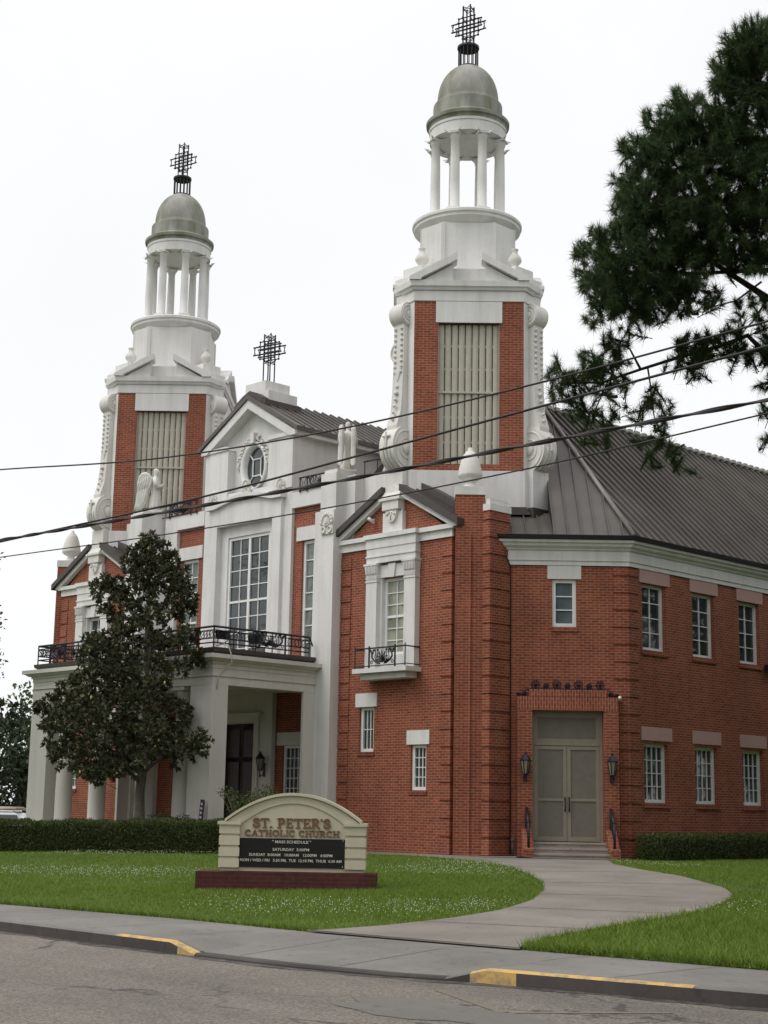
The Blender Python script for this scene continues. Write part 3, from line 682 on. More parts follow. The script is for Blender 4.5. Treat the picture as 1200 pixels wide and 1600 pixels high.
# --- gabled wings beside the towers
def wings():
    for sgn, mm in SIDES:
        g = MB(mm)
        holes = [(7.1, 8.05, 5.35, 7.72), (6.2, 6.8, 2.8, 4.07), (8.3, 8.9, 1.73, 2.97)]
        g.wall(5.25, 9.8, -.1, 8.7, holes, .16)
        g.add([(5.2, 0.0, 8.7), (9.95, 0.0, 8.7), (T, 0.0, 10.3)], [(0, 1, 2)])
        g.add([(9.8, 0, -.1), (9.8, .12, -.1), (9.8, .12, 8.7), (9.8, 0, 8.7)], [(0, 1, 2, 3)])
        g.add([(9.8, .12, -.1), (10.4, .12, -.1), (10.4, .12, 8.7), (9.8, .12, 8.7)], [(0, 1, 2, 3)])
        W = g.build('gable_wing', 'brick', CH)
        g = MB(mm); D45 = FR(0, 0, 0, 45)
        g.at(D45); g.box(7.02, 7.82, -7.22, -6.42, -.1, 9.78); g.at()
        g.box(10.3, 10.84, .41, 1.24, -.1, 9.33)
        P = g.build('corner_pier', 'brick', W)
        q = MB(mm); quoins(q, None, 9.42, 9.802, .05, 8.6); quoins(q, FR(9.8, 0, 0, 90), -.032, .125, .05, 8.6, .03); q.build('quoins', 'brick', W)
        q = MB(mm); quoins(q, None, 5.3, 5.75, .05, 8.5); q.build('quoins', 'brick', W)
        q = MB(mm); z = .05
        while z < 9.2:
            q.box(10.55, 10.872, .38, 1.22, z, min(z + .4, 9.25)); z += .475
        q.build('quoins', 'brick', P)
        c = MB(mm); c.at(D45); c.box(7.0, 7.84, -7.245, -6.4, 9.782, 10.02); c.at()
        c.box(10.27, 10.865, .385, 1.27, 9.332, 9.52); c.box(10.34, 10.80, .45, 1.2, 9.52, 9.67)
        c.build('pier_cap', 'white', P)
        u = MB(mm @ D45); u.lathe([(.26, 10.02), (.26, 10.06), (.16, 10.13), (.12, 10.2), (.16, 10.24), (.29, 10.31), (.35, 10.38), (.345, 10.43), (.315, 10.6), (.265, 10.8), (.205, 10.97), (.19, 10.99), (.135, 11.07), (.07, 11.13), (.06, 11.2), (.02, 11.21)], 20, c=(7.42, -6.83))
        u.build('urn_finial', 'cast', P)
        # pediment
        p = MB(mm)
        p.box(5.3, 9.86, -.06, .02, 8.65, 8.87); p.box(5.22, 9.97, -.15, .05, 8.872, 9.0)
        p.box(T - 1.02, T + 1.02, -.22, -.062, 8.60, 8.87); p.box(T - 1.07, T + 1.07, -.28, -.152, 8.874, 9.004)
        for s in (-1, 1):
            # raking band
            ex, ez, ax, az = T + s * 2.53, 9.0, T, 10.40; b = .19
            poly = [(ex, ez - .13), (ex, ez), (ax, az), (ax, az - b), (ex - s * .17, ez - .09)]
            poly[0] = (ex, ez - .09)
            if s > 0: poly = poly[::-1]
            p.extr_y([poly[0], *poly[1:]][::-1] , -.16, .03)
        p.build('pediment', 'white', W)
        # roof of the wing
        r = MB(mm)
        for s in (-1, 1):
            ex, ez = T + s * 2.66, 8.99
            xa = T + s * .36; za = 10.57 - 1.46 * .36 / 2.66
            poly = [(ex, ez - .08), (ex, ez + .12), (xa, za), (xa, za - .2)]
            r.extr_y(poly if s < 0 else poly[::-1], -.27, 3.2) if s > 0 else r.extr_y(poly[::-1], -.27, 3.2)
            for y in np.arange(.15, 3.2, .42):
                a, bq = (ex, ez + .15), (xa, za + .03)
                pl = [(a[0], a[1] - .04), (a[0], a[1] + .02), (bq[0], bq[1] + .02), (bq[0], bq[1] - .04)]
                r.extr_y(pl[::-1] if s < 0 else pl, y, y + .035)
            # stepped flashing against the tower base
            poly = [(T + s * .36, 10.3), (T + s * .36, 10.56), (T + s * .5, 10.56), (T + s * 2.3, 9.6), (T + s * 2.3, 9.3)]
            r.extr_y(poly[::-1] if s < 0 else poly, .25, .62)
        r.build('wing_roof', 'fascia', W)
        # keystone with scrolled shield under the tower pedestal
        k = MB(mm); k.loft([[(T - .36, -.28, 10.0), (T + .36, -.28, 10.0), (T + .36, .05, 10.0), (T - .36, .05, 10.0)], [(T - .345, -.12, 10.25), (T + .345, -.12, 10.25), (T + .345, .05, 10.25), (T - .345, .05, 10.25)]])
        k.box(T - .352, T + .352, -.12, .1, 10.25, 10.868); k.box(T - .42, T + .42, -.31, .03, 9.93, 10.0); k.box(T - .33, T + .33, -.26, .02, 9.66, 9.93)
        k.extr_y([(T + .23 * math.cos(a), 9.66 + .36 * math.sin(a)) for a in np.linspace(math.pi, 2 * math.pi, 13)], -.22, .02)
        for a in (.5, 1.57, 2.64): k.tube([(T, -.225, 9.63), (T - .2 * math.cos(a), -.23, 9.63 - .27 * math.sin(a))], .022, 5)
        k.build('keystone', 'cast', W)
        # window surround
        s_ = MB(mm)
        for x0, x1 in ((T - 1.0, T - .56), (T + .56, T + 1.0)):
            s_.box(x0, x1, -.2, -.002, 5.1, 7.62)
            xc, hw = (x0 + x1) / 2, .22
            s_.box(xc - hw - .02, xc + hw + .02, -.22, -.002, 7.62, 7.66)
            for i in range(9): s_.box(xc - hw + i * .052, xc - hw + i * .052 + .03, -.222, -.2, 7.70, 7.78)
            s_.box(xc - hw, xc + hw, -.2, -.002, 7.66, 7.82); s_.loft([[(xc - hw, -.2, 7.82), (xc + hw, -.2, 7.82), (xc + hw, -.002, 7.82), (xc - hw, -.002, 7.82)], [(xc - hw - .03, -.25, 8.1), (xc + hw + .03, -.25, 8.1), (xc + hw + .03, -.002, 8.1), (xc - hw - .03, -.002, 8.1)]])
            s_.box(xc - hw - .05, xc + hw + .05, -.27, -.002, 8.1, 8.16)
            for i in range(7): s_.box(xc - hw + .02 + i * .062, xc - hw + .045 + i * .062, -.262, -.2, 7.86, 8.08)
        s_.box(T - 1.0, T + 1.0, -.2, -.002, 8.162, 8.34); s_.box(T - 1.02, T + 1.02, -.225, -.002, 8.34, 8.38); s_.box(T - 1.0, T + 1.0, -.2, -.002, 8.38, 8.60)
        s_.box(T - .56, T + .56, -.1, -.002, 7.74, 8.10)
        s_.extr_y([(T - .09, 7.72), (T + .09, 7.72), (T + .15, 8.12), (T - .15, 8.12)], -.15, -.1)
        s_.box(T - .56, 7.106, -.06, .12, 5.1, 7.737); s_.box(8.044, T + .56, -.06, .12, 5.1, 7.737)
        s_.box(7.107, 8.043, -.062, .1, 5.1, 5.497)
        s_.build('window_surround', 'white', W)
        window(mm, 7.1, 8.05, 5.5, 7.72, 2, 6, .1, .09, .025, 'glass_cream' if sgn > 0 else 'glass', mid=3, parent=CH)
        window(mm, 6.2, 6.8, 2.8, 4.07, 3, 2, .1, .09, .022, 'glass', parent=CH); window(mm, 8.3, 8.9, 1.73, 2.97, 3, 4, .1, .09, .022, 'glass', parent=CH)
        for q5 in ((6.05, 6.93, 4.072, 4.46), (8.16, 9.03, 2.972, 3.36)):
            l = MB(mm); l.box(q5[0], q5[1], -.035, .1, q5[2], q5[3]); l.build('lintel', 'white', W)
        for q5 in ((6.15, 6.85, 2.68, 2.797), (8.25, 8.95, 1.61, 1.727)):
            b = MB(mm); b.box(q5[0], q5[1], -.03, .1, q5[2], q5[3]); b.build('brick_sill', 'quoin', W)
        # balconette
        b = MB(mm); b.box(T - 1.07, T + 1.1, -.62, .02, 4.97, 5.1); b.box(T - .9, T + .92, -.45, .02, 4.80, 4.968); B = b.build('balconette', 'white', W)
        i = MB(mm); y = -.57; x0, x1 = T - 1.0, T + 1.02
        for x in (x0, x1): i.bar((x, y, 5.1), (x, y, 5.74), .032); i.bar((x, y, 5.66), (x, 0, 5.66), .028); i.bar((x, y, 5.17), (x, 0, 5.17), .02)
        i.bar((x0, y, 5.66), (x1, y, 5.66), .032); i.bar((x0, y, 5.16), (x1, y, 5.16), .022)
        for x in (T - .42, T + .62): i.bar((x, y, 5.1), (x, y, 5.72), .05)
        ornament(i, T - .42, T + .62, 5.19, 5.62, y, .017)
        i.build('railing', 'iron', B)
wings()

# --- the bell towers
def octa(h, d, z, cut=0.):
    e = d - cut
    return [(-h, -d, z), (h, -d, z), (e, -h, z), (e, h, z), (h, d, z), (-h, d, z), (-e, h, z), (-e, -h, z)]
SIDE_CUT = .30
def ell(c, ry, rz, a0, a1, n): return [(c[0] + ry * math.cos(a), c[1] + rz * math.sin(a)) for a in np.linspace(a0, a1, n)]
def cross(parent, base, top, arm, zc, sp=.13, w=.046, ang=14):
    g = MB(FR(0, 0, 0, ang)); d = sp * .95
    for x in (-sp, sp):
        for y in (-d, d): g.bar((x, y, base), (x, y, top), w)
    for z in (zc - sp, zc + sp):
        for y in (-d, d): g.bar((-arm, y, z), (arm, y, z), w)
    b = sp * 2.2
    for y in (-d, d):
        for q in (-b, b): g.bar((-b * .95, y, zc + q), (b * .95, y, zc + q), w * .8); g.bar((q, y, zc - b * .95), (q, y, zc + b * .95), w * .8)
        g.bar((-b, y, zc), (b, y, zc), w * .6); g.bar((0, y, zc - b), (0, y, zc + b), w * .5)
        for sx in (-1, 1):
            for sz in (-1, 1): g.ball((sx * (b + .03), y, zc + sz * b * .5), w * .95, 6, 4); g.ball((sx * b * .5, y, zc + sz * (b + .03)), w * .95, 6, 4); g.ball((sx * b, y, zc + sz * b), w * 1.0, 6, 4)
        for e in (top - .03, zc - b - .06):
            g.bar((-sp, y, e), (sp, y, e - .13), w * .5); g.bar((sp, y, e), (-sp, y, e - .13), w * .5)
        for s in (-1, 1):
            g.bar((s * (arm - .02), y, zc - sp), (s * (arm - .09), y, zc + sp), w * .5); g.bar((s * (arm - .02), y, zc + sp), (s * (arm - .09), y, zc - sp), w * .5)
    for x in (-sp, sp):
        for z in (top - .03, zc + b, zc - b - .06): g.bar((x, -d, z), (x, d, z - .12), w * .5); g.bar((x, d, z), (x, -d, z - .12), w * .5)
    return g.build('cross', 'iron', parent)
def tower():
    tw = empty('tower', (T, TY, 0), CH)
    A45 = FR(0, 0, 0, 45)
    g = MB(A45)
    g.loft([octa(1.64, 2.40, 8.0, SIDE_CUT), octa(1.64, 2.40, 10.8, SIDE_CUT)])
    for k in range(4):
        g.at(FR(0, 0, 0, 90 * k - 45)); g.box(-.345, .345, -2.99, -2.3, 8.4, 10.86); g.box(-.40, .40, -3.04, -2.3, 8.3, 9.6)
    g.build('tower_base', 'white', tw)
    g = MB(A45)
    for k in range(4):
        g.at(FR(0, 0, 0, 90 * k)); g.M = g.M0 @ Matrix.Rotation(R(90 * k), 4, 'Z') @ Matrix.Translation((0, -2.354 + SIDE_CUT * (k % 2), 0))
        g.wall(-1.6, 1.6, 10.8, 15.9, [(-.9, .9, 11.0, 15.24)], .3)
    bt = g.build('belfry_brick', 'brick', tw)
    # white cut corners and belfry lintels
    for k in range(4):
        g = MB(A45 @ Matrix.Rotation(R(90 * k), 4, 'Z'))
        q2 = SIDE_CUT if k % 2 == 0 else 0.
        g.prism([(1.604, -2.357 + SIDE_CUT - q2), (2.357 - q2, -1.604), (2.2 - q2, -1.5), (1.5, -2.2 + SIDE_CUT - q2)], 10.802, 15.898)
        g.build('cut_corner', 'white', tw)
        g = MB(A45 @ Matrix.Rotation(R(90 * k), 4, 'Z') @ Matrix.Translation((0, -2.354 + SIDE_CUT * (k % 2), 0)))
        g.box(-.97, .97, -.03, .2, 15.242, 15.885); g.build('belfry_lintel', 'white', tw)
    for k in range(4):
        F = A45 @ Matrix.Rotation(R(90 * k), 4, 'Z') @ Matrix.Translation((0, -2.354 + SIDE_CUT * (k % 2), 0))
        g = MB(F)
        for i in range(9):
            xc = -.9 + .2 * i + .1
            P = [(xc + .090 * math.cos(a), .19 - .05 * math.sin(a)) for a in np.linspace(0, math.pi, 7)]
            for z0, z1 in ((11.02, 13.13), (13.19, 15.22)):
                g.add([(x, y, z0) for x, y in P] + [(x, y, z1) for x, y in P], [(j + 1, j, 7 + j, 8 + j) for j in range(6)], True)
        g.box(-.9, .9, .10, .2, 13.132, 13.188); g.box(-.9, -.87, .09, .2, 11, 15.23); g.box(.87, .9, .09, .2, 11, 15.23)
        for z in (11.65, 12.4, 13.85, 14.55): g.box(-.9, .9, .185, .21, z, z + .06)
        lo = g.build('louver', 'louver', tw)
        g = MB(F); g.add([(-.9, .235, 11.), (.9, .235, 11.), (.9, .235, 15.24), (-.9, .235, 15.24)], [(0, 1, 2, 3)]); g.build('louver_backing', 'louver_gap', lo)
    # scroll buttresses
    for k in range(4):
        F = Matrix.Rotation(R(90 * k), 4, 'Z') @ Matrix.Translation((0, -2.796, 0))
        g = MB(F)
        shaft = [(.1, 10.9), (.1, 15.8)] + [(-.12, 15.6), (-.10, 15.0), (-.11, 14.0), (-.14, 13.2), (-.19, 12.6), (-.34, 12.15), (-.3, 11.5)]
        g.extr_x(shaft, -.21, .21)
        for hw, cy, cz, ry, rz in ((.26, .06, 15.57, .34, .36), (.285, .0, 11.5, .56, .66)):
            E = ell((cy, cz), ry, rz, 0, 2 * math.pi, 29)[:-1]
            g.extr_x(E, -hw, hw, True)
            for f, p in ((.8, .018), (.45, .035)):
                E2 = ell((cy - .02, cz - .02), ry * f, rz * f, 0, 2 * math.pi, 25)[:-1]
                for s in (-1, 1): g.tube([(s * (hw + .0), y, z) for y, z in E2], .028, 5, True)
            for s in (-1, 1): g.ball((s * hw, cy - .02, cz), ry * .3, 8, 5, sx=.5, sz=1.2)
            if hw > .27:
                for x in (-.13, .0, .13): g.tube([(x, y, z) for y, z in ell((cy, cz), ry + .012, rz + .012, math.pi * 1.0, math.pi * 1.55, 9)], .03, 5)
                g.bar((-.14, cy - .55, cz + .3), (.14, cy - .55, cz + .3), .06); g.bar((0, cy - .56, cz + .42), (0, cy - .6, cz - .1), .06)
        for x in (-.13, .13):
            for i in range(9): g.ball((x, -.125, 15.12 - i * .165), .05, 6, 4)
        for i, z in enumerate(np.arange(13.35, 12.3, -.2)): g.ball((0, -.15 - .035 * i, z), .055 if i != 1 else .075, 6, 4)
        g.extr_y([(-.17, 13.95), (0, 13.5), (.17, 13.95), (.06, 13.85), (0, 13.8), (-.06, 13.85)], -.15, -.08)
        g.build('scroll_buttress', 'cast', tw)
    # entablature
    g = MB(A45)
    g.loft([octa(1.62, 2.385, 15.902, SIDE_CUT), octa(1.62, 2.385, 16.22, SIDE_CUT)]); g.loft([*[octa(a5, b5, c5, SIDE_CUT) for a5, b5, c5 in ((1.65, 2.43, 16.222), (1.68, 2.46, 16.29), (1.71, 2.50, 16.33), (1.72, 2.51, 16.5))]])
    for k in range(4):
        g.M = Matrix.Rotation(R(90 * k), 4, 'Z')
        g.box(-.31, .31, -2.72, -2.3, 15.92, 16.24); g.loft([[(-.33, -2.75, 16.24), (.33, -2.75, 16.24), (.33, -2.3, 16.24), (-.33, -2.3, 16.24)], [(-.36, -2.79, 16.33), (.36, -2.79, 16.33), (.36, -2.3, 16.33), (-.36, -2.3, 16.33)], [(-.36, -2.79, 16.505), (.36, -2.79, 16.505), (.36, -2.3, 16.505), (-.36, -2.3, 16.505)]])
        g.box(-.36, .36, -2.73, -2.1, 16.505, 16.74); g.box(-.40, .40, -2.36, -1.3, 16.5, 17.18); g.lathe([(.26, 17.18), (.26, 17.21), (.2, 17.225)], 20, c=(0, -1.98), sharp=True)
    g.build('entablature', 'white', tw)
    # broken pediments
    g = MB(A45)
    for k in range(4):
        g.M = g.M0 @ Matrix.Rotation(R(90 * k), 4, 'Z') @ Matrix.Translation((0, SIDE_CUT * (k % 2), 0))
        for s in (-1, 1):
            rk = [(s * 1.76, 16.502), (s * 1.76, 16.60), (s * .36, 17.36), (s * .36, 17.13), (s * 1.42, 16.56), (s * 1.42, 16.502)]
            g.extr_y(rk if s > 0 else rk[::-1], -2.56, -2.0)
            ty = [(s * 1.42, 16.502), (s * .47, 17.04), (s * .47, 16.502)]
            g.extr_y(ty if s > 0 else ty[::-1], -2.40, -2.0)
        g.box(-1.3, 1.3, -2.1, -1.2, 16.5, 17.0)
    g.build('broken_pediment', 'white', tw)
    # octagonal drum
    g = MB(A45); g.loft([octa(.80, 1.43, 16.5), octa(.80, 1.43, 18.72)])
    for k in range(4):
        g.M = g.M0 @ Matrix.Rotation(R(90 * k), 4, 'Z')
        g.box(-.83, -.70, -1.455, -1.40, 16.5, 18.72); g.box(.70, .83, -1.455, -1.40, 16.5, 18.72)
    g.build('drum', 'white', tw)
    for k in range(4):
        F = Matrix.Rotation(R(90 * k), 4, 'Z'); g = MB(F)
        g.lathe([(.17, 17.22), (.16, 17.26), (.09, 17.30), (.095, 17.34), (.19, 17.45), (.215, 17.53), (.18, 17.62), (.105, 17.72), (.085, 17.81), (.115, 17.86), (.11, 17.88), (.02, 17.89)], 16, c=(0, -1.98)); g.build('corner_urn', 'cast', tw)
    g = MB(); g.lathe([(1.38, 18.70), (1.5, 18.74), (1.62, 18.86), (1.66, 18.90), (1.66, 18.98), (1.71, 19.02), (1.71, 19.1), (1.66, 19.14), (1.3, 19.16)], 48, sharp=True)
    g.build('balcony_ring', 'white', tw)
    for i in range(8):
        a = R(45 + 22.5 + 45 * i); cx, cy = 1.09 * math.cos(a), 1.09 * math.sin(a)
        g = MB(Matrix.Translation((cx, cy, 0)) @ Matrix.Rotation(a, 4, 'Z'))
        g.box(-.2, .2, -.2, .2, 19.16, 19.34)
        g.lathe([(.185, 19.34), (.175, 19.39), (.148, 19.41), (.148, 20.2), (.142, 20.9), (.128, 21.62), (.15, 21.64), (.15, 21.68), (.17, 21.73), (.19, 21.76)], 16)
        g.box(-.2, .2, -.2, .2, 21.76, 21.80)
        for sx in (-1, 1):
            for sy in (-1, 1): g.add([(sx * .14, sy * .2, 21.78), (sx * .2, sy * .14, 21.78), (sx * .28, sy * .28, 21.86), (sx * .15, sy * .15, 21.86)], [(0, 1, 2, 3), (3, 2, 1, 0)])
        g.build('column', 'white', tw)
    g = MB(); g.lathe([(.82, 21.87), (1.2, 21.865), (1.2, 22.20), (1.225, 22.21), (1.225, 22.3)], 48, sharp=True)
    g.build('lantern_frieze', 'white', tw)
    g = MB(); g.lathe([(1.0, 22.29), (1.23, 22.30), (1.25, 22.38), (1.31, 22.42), (1.32, 22.52), (1.26, 22.56), (1.14, 22.60), (1.115, 22.64), (1.10, 22.66), (1.095, 23.08), (1.085, 23.12)], 48, sharp=True)
    P = [(1.085, 23.121), (1.0, 23.15), (.975, 23.17)] + [(.975 * math.sqrt(1 - (.935 * h) ** 2.35), 23.17 + 1.27 * h) for h in (.08, .18, .3, .42, .54, .65, .75, .84, .91, .96, 1.)]
    g.lathe(P, 48)
    g.build('dome', 'dome', tw)
    g = MB(); n = 14
    for i in range(n):
        a = 2 * math.pi * i / n; g.bar((.31 * math.cos(a), .31 * math.sin(a), 24.44), (.31 * math.cos(a), .31 * math.sin(a), 25.14), .034)
    g.lathe([(.24, 25.12), (.345, 25.125), (.355, 25.15), (.35, 25.215), (.24, 25.22)], 24, sharp=True); g.lathe([(.36, 24.43), (.37, 24.46), (.33, 24.5)], 24)
    g.build('iron_cage', 'iron', tw)
    cross(tw, 25.2, 26.62, .56, 25.92, .13, .040)
    t2 = copy_tree(tw, CH); t2.location = (-T, TY, 0)
tower()

# --- central gabled block and flanking window bays
def centre():
    g = MB()
    yw = .6
    g.at(FR(0, yw)); g.wall(-2.25, 2.25, 5.3, 11.4, [(-1.42, 1.42, 5.5, 10.3)], .1)
    g.at(FR(0, yw + .1)); g.wall(-1.42, 1.42, 5.5, 10.3, [(-1.07, 1.07, 5.6, 9.93)], .12); g.at()
    g.at(FR(0, .85)); n = 24
    # tympanum wall with the oval opening
    cz, a_, b_ = 12.22, .54, .70
    ring = [(a_ * math.cos(t), cz + b_ * math.sin(t)) for t in np.linspace(0, 2 * math.pi, n + 1)[:-1]]
    def outer(t):
        dx, dz = math.cos(t), math.sin(t); k = min(1.3 / max(1e-6, abs(dx)), .95 / max(1e-6, abs(dz))); return (dx * k, cz + dz * k)
    out = [outer(t) for t in np.linspace(0, 2 * math.pi, n + 1)[:-1]]
    g.add([(x, 0, z) for x, z in ring] + [(x, 0, z) for x, z in out] + [(x, .3, z) for x, z in ring],
          [(i, n + i, n + (i + 1) % n, (i + 1) % n) for i in range(n)] + [(i, (i + 1) % n, 2 * n + (i + 1) % n, 2 * n + i) for i in range(n)])
    g.wall(-2.2, 2.2, 11.3, cz - .95); g.wall(-2.2, -1.3, cz - .95, cz + .95); g.wall(1.3, 2.2, cz - .95, cz + .95)
    g.at(FR(0, .852)); g.wall(-1.3, 1.3, cz + .7, cz + .97); g.at(FR(0, .853))
    for s in (-1, 1):
        for q in (-1, 1): g.add([(s * 1.3, 0, cz + q * .7), (s * 1.3, 0, cz + q * .95), (s * .95, 0, cz + q * .95)], [(0, 1, 2) if s * q > 0 else (2, 1, 0)])
    g.at(FR(0, .85)); g.add([(-2.2, 0, cz + .95), (2.2, 0, cz + .95), (0, 0, 14.5)], [(0, 1, 2)]); g.at()
    for s in (-1, 1):
        x0, x1 = (1.05, 2.256) if s > 0 else (-2.256, -1.05)
        g.box(x0, x1, .55, .86, 11.2, 12.9)
        g.at(FR(2.25 * s, 0, 0, 90 * s)); y0, y1 = (.6, 14.) if s > 0 else (-14., -.6); g.wall(y0, y1, 5.3, 13.05); g.at()
    blk = g.build('central_block', 'white', CH)
    # frame with segmental hood
    g = MB()
    for x0, x1 in ((-1.85, -1.421), (1.421, 1.85)): g.box(x0, x1, .48, .62, 5.35, 10.9)
    g.box(-1.42, 1.42, .48, .62, 10.302, 10.9)
    seg = [(x, 10.9 + .2 * (1 - (x / 1.45) ** 2) if abs(x) < 1.45 else 10.9) for x in np.linspace(-1.95, 1.95, 21)]
    lo = [(x, z - .0) for x, z in seg]; hi = [(x, z + .16) for x, z in seg]
    for i in range(20): g.extr_y([lo[i], lo[i + 1], hi[i + 1], hi[i]], .36, .62)
    g.extr_y([(-1.45, 10.9), (1.45, 10.9)] + [p for p in lo[::-1] if abs(p[0]) < 1.4], .485, .62)
    g.build('window_hood', 'white', blk)
    def antefix(g, x, y, z, w, h):
        for k in range(-4, 5):
            a = k * .36; g.ball((x + math.sin(a) * w * .36, y, z + h * .42 + math.cos(a) * h * .42), w * .085, 6, 4, sz=1.5)
            g.tube([(x, y - .01, z + h * .3), (x + math.sin(a) * w * .36, y, z + h * .42 + math.cos(a) * h * .42)], w * .035, 5)
        g.extr_y([(x + w * .43 * math.cos(a), z + h * .42 + h * .5 * math.sin(a)) for a in np.linspace(0, math.pi, 13)] + [(x - w * .43, z), (x + w * .43, z)], y + .01, y + .07)
        for s in (-1, 1): g.tube([(x + s * w * .22 + w * .13 * math.cos(a), y, z + h * .18 + h * .13 * math.sin(a)) for a in np.linspace(0, 2 * math.pi, 9)[:-1]], w * .05, 5, True)
    for x, z in ((-1.75, 11.06), (0, 11.26), (1.75, 11.06)):
        g = MB(); antefix(g, x, .5, z, .46, .55); g.build('antefix', 'cast', blk)
    # raking cornice and roof
    g = MB()
    for s in (-1, 1):
        ex, ez, az = s * 2.44, 13.02, 14.44
        pl = [(ex, ez - .14), (ex, ez), (0, az), (0, az - .3), (ex - s * .3, ez - .14)]
        g.extr_y(pl if s > 0 else pl[::-1], .47, .88)
        pl = [(s * 1.0, 12.9), (s * 2.46, 12.9), (s * 2.5, 13.03), (s * 1.12, 13.03)]
        g.extr_y(pl if s > 0 else pl[::-1], .50, .858)
        g.box(*((2.255, 2.52) if s > 0 else (-2.52, -2.255)), .859, 14, 12.86, 13.0)
    g.build('raking_cornice', 'white', blk)
    g = MB()
    for s in (-1, 1):
        ex, ez, az = s * 2.58, 12.99, 14.60
        pl = [(ex, ez), (ex, ez + .15), (0, az), (0, az - .15)]
        g.extr_y(pl if s > 0 else pl[::-1], .42, 14)
        for y in np.arange(.72, 14, .38):
            pl = [(ex, ez + .14), (ex, ez + .20), (0, az + .06), (0, az - .0)]
            g.extr_y(pl if s > 0 else pl[::-1], y, y + .045)
    rf = g.build('gable_roof', 'roof', blk)
    # oval window
    g = MB(FR(0, .84))
    n = 32
    def ov(a, b, y): return [(a * math.cos(t), y, cz + b * math.sin(t)) for t in np.linspace(0, 2 * math.pi, n + 1)[:-1]]
    rings = [ov(.68, .84, .0), ov(.68, .84, -.06), ov(.62, .78, -.09), ov(.56, .72, -.05), ov(.53, .69, .0), ov(.51, .67, .16)]
    vs = [p for r in rings for p in r]
    g.add(vs, [(k * n + (i + 1) % n, k * n + i, (k + 1) * n + i, (k + 1) * n + (i + 1) % n)[::-1] for k in range(len(rings) - 1) for i in range(n)], True)
    q = .20, .28
    for a, b in (((-q[0], -q[1]), (q[0], -q[1])), ((q[0], -q[1]), (q[0], q[1])), ((q[0], q[1]), (-q[0], q[1])), ((-q[0], q[1]), (-q[0], -q[1])),
                 ((q[0], q[1]), (.37, .47)), ((-q[0], q[1]), (-.37, .47)), ((q[0], -q[1]), (.37, -.47)), ((-q[0], -q[1]), (-.37, -.47))):
        g.bar((a[0], .10, cz + a[1]), (b[0], .10, cz + b[1]), .038)
    ow = g.build('oval_window', 'trim', CH)
    g = MB(FR(0, .84)); g.add(ov(.53, .69, .13), [tuple(range(n))]); g.build('pane', 'glass', ow)
    g = MB(); g.box(-.09, .09, .68, .84, 13.0, 13.36)
    for s in (-1, 1):
        for i in range(34):
            u = i / 33; a = math.pi / 2 - s * (.22 + 1.25 * u); rr = .13 * (1 - .65 * u)
            for j in range(2): g.ball((.76 * math.cos(a) + random.uniform(-rr, rr), .79 + random.uniform(-.04, .02), cz + .95 * math.sin(a) + random.uniform(-rr, rr) - .06 * u), random.uniform(.028, .05), 6, 4)
    g.build('garland', 'cast', ow)
    # cross on its pedestal
    g = MB(); y = 1.27
    g.loft([[(-.68, y - .5, 14.0), (.68, y - .5, 14.0), (.68, y + .75, 14.0), (-.68, y + .75, 14.0)], [(-.68, y - .5, 14.72), (.68, y - .5, 14.72), (.68, y + .75, 14.72), (-.68, y + .75, 14.72)]])
    g.box(-.52, .52, y - .5 + .0, y + .55, 14.72, 15.08)
    pd = g.build('cross_pedestal', 'white', blk)
    g = MB()
    for s in (-1, 1):
        pl = [(s * .69, 14.05), (s * .69, 14.42), (s * .35, 14.62), (0, 14.75), (0, 14.3)]
        g.extr_y(pl if s > 0 else pl[::-1], y - .75, y - .505)
        g.box(*( (.685, .80) if s > 0 else (-.80, -.685)), y - .74, y + .85, 14.0, 14.36)
    g.build('flashing', 'fascia', rf)
    cr = cross(blk, 15.05, 16.88, .58, 16.32, .135, .038); cr.location = (0, y + .05, 0)
    # window bays between block and pilasters
    for sgn, mm in SIDES:
        g = MB(mm @ FR(0, .72)); g.wall(2.2, 3.76, 5.2, 10.5, [(2.66, 3.58, 5.62, 9.42)], .2)
        bay = g.build('bay_wall', 'brick', CH)
        g = MB(mm @ FR(0, .72)); g.box(2.42, 3.75, -.05, .1, 9.43, 9.86); g.build('lintel', 'white', bay)
        g = MB(mm @ FR(0, .72)); g.box(2.26, 4.46, -.14, .12, 10.5, 11.0); g.box(3.76, 4.46, -.14, .12, 5.2, 10.5); g.build('parapet', 'white', bay)
        g = MB(mm @ FR(0, .72)); g.box(2.26, 3.75, -.012, .1, 9.862, 10.06); g.build('soldier_course', 'soldier', bay)
        window(mm @ FR(0, .72), 2.66, 3.58, 5.62, 9.42, 2, 7, .1, .1, .03, 'glass_green', mid=3, parent=CH)
        # tall pilaster carrying the statue
        g = MB(mm); g.box(4.46, 5.3, -.36, 1.2, -.1, 9.95); g.box(4.62, 5.3, -.30, 1.2, 9.95, 11.1); g.box(4.7, 5.26, -.24, .6, 11.1, 11.22)
        g.box(5.3, 7.3, .48, .8, 8.3, 11.05); g.box(5.3, 5.7, .1, .48, 8.3, 11.02)
        pi = g.build('pilaster', 'white', CH)
        g = MB(mm); antefix(g, 5.04, -.42, 9.22, .62, .72); g.build('antefix', 'cast', pi)
        # roof-top iron
        g = MB(mm); y = .55
        g.bar((2.62, y, 11.42), (4.75, y, 11.42), .035); g.bar((2.62, y, 11.02), (4.75, y, 11.02), .03)
        for x in (2.66, 3.0, 4.2): g.bar((x, y, 10.95), (x, y, 11.42), .04)
        ornament(g, 3.0, 4.2, 11.04, 11.40, y, .018)
        for s in (-1, 1): g.tube([(2.83 + s * .13, y, 11.4), (2.83 + s * .03, y, 11.25), (2.83 + s * .12, y, 11.05)], .013, 4)
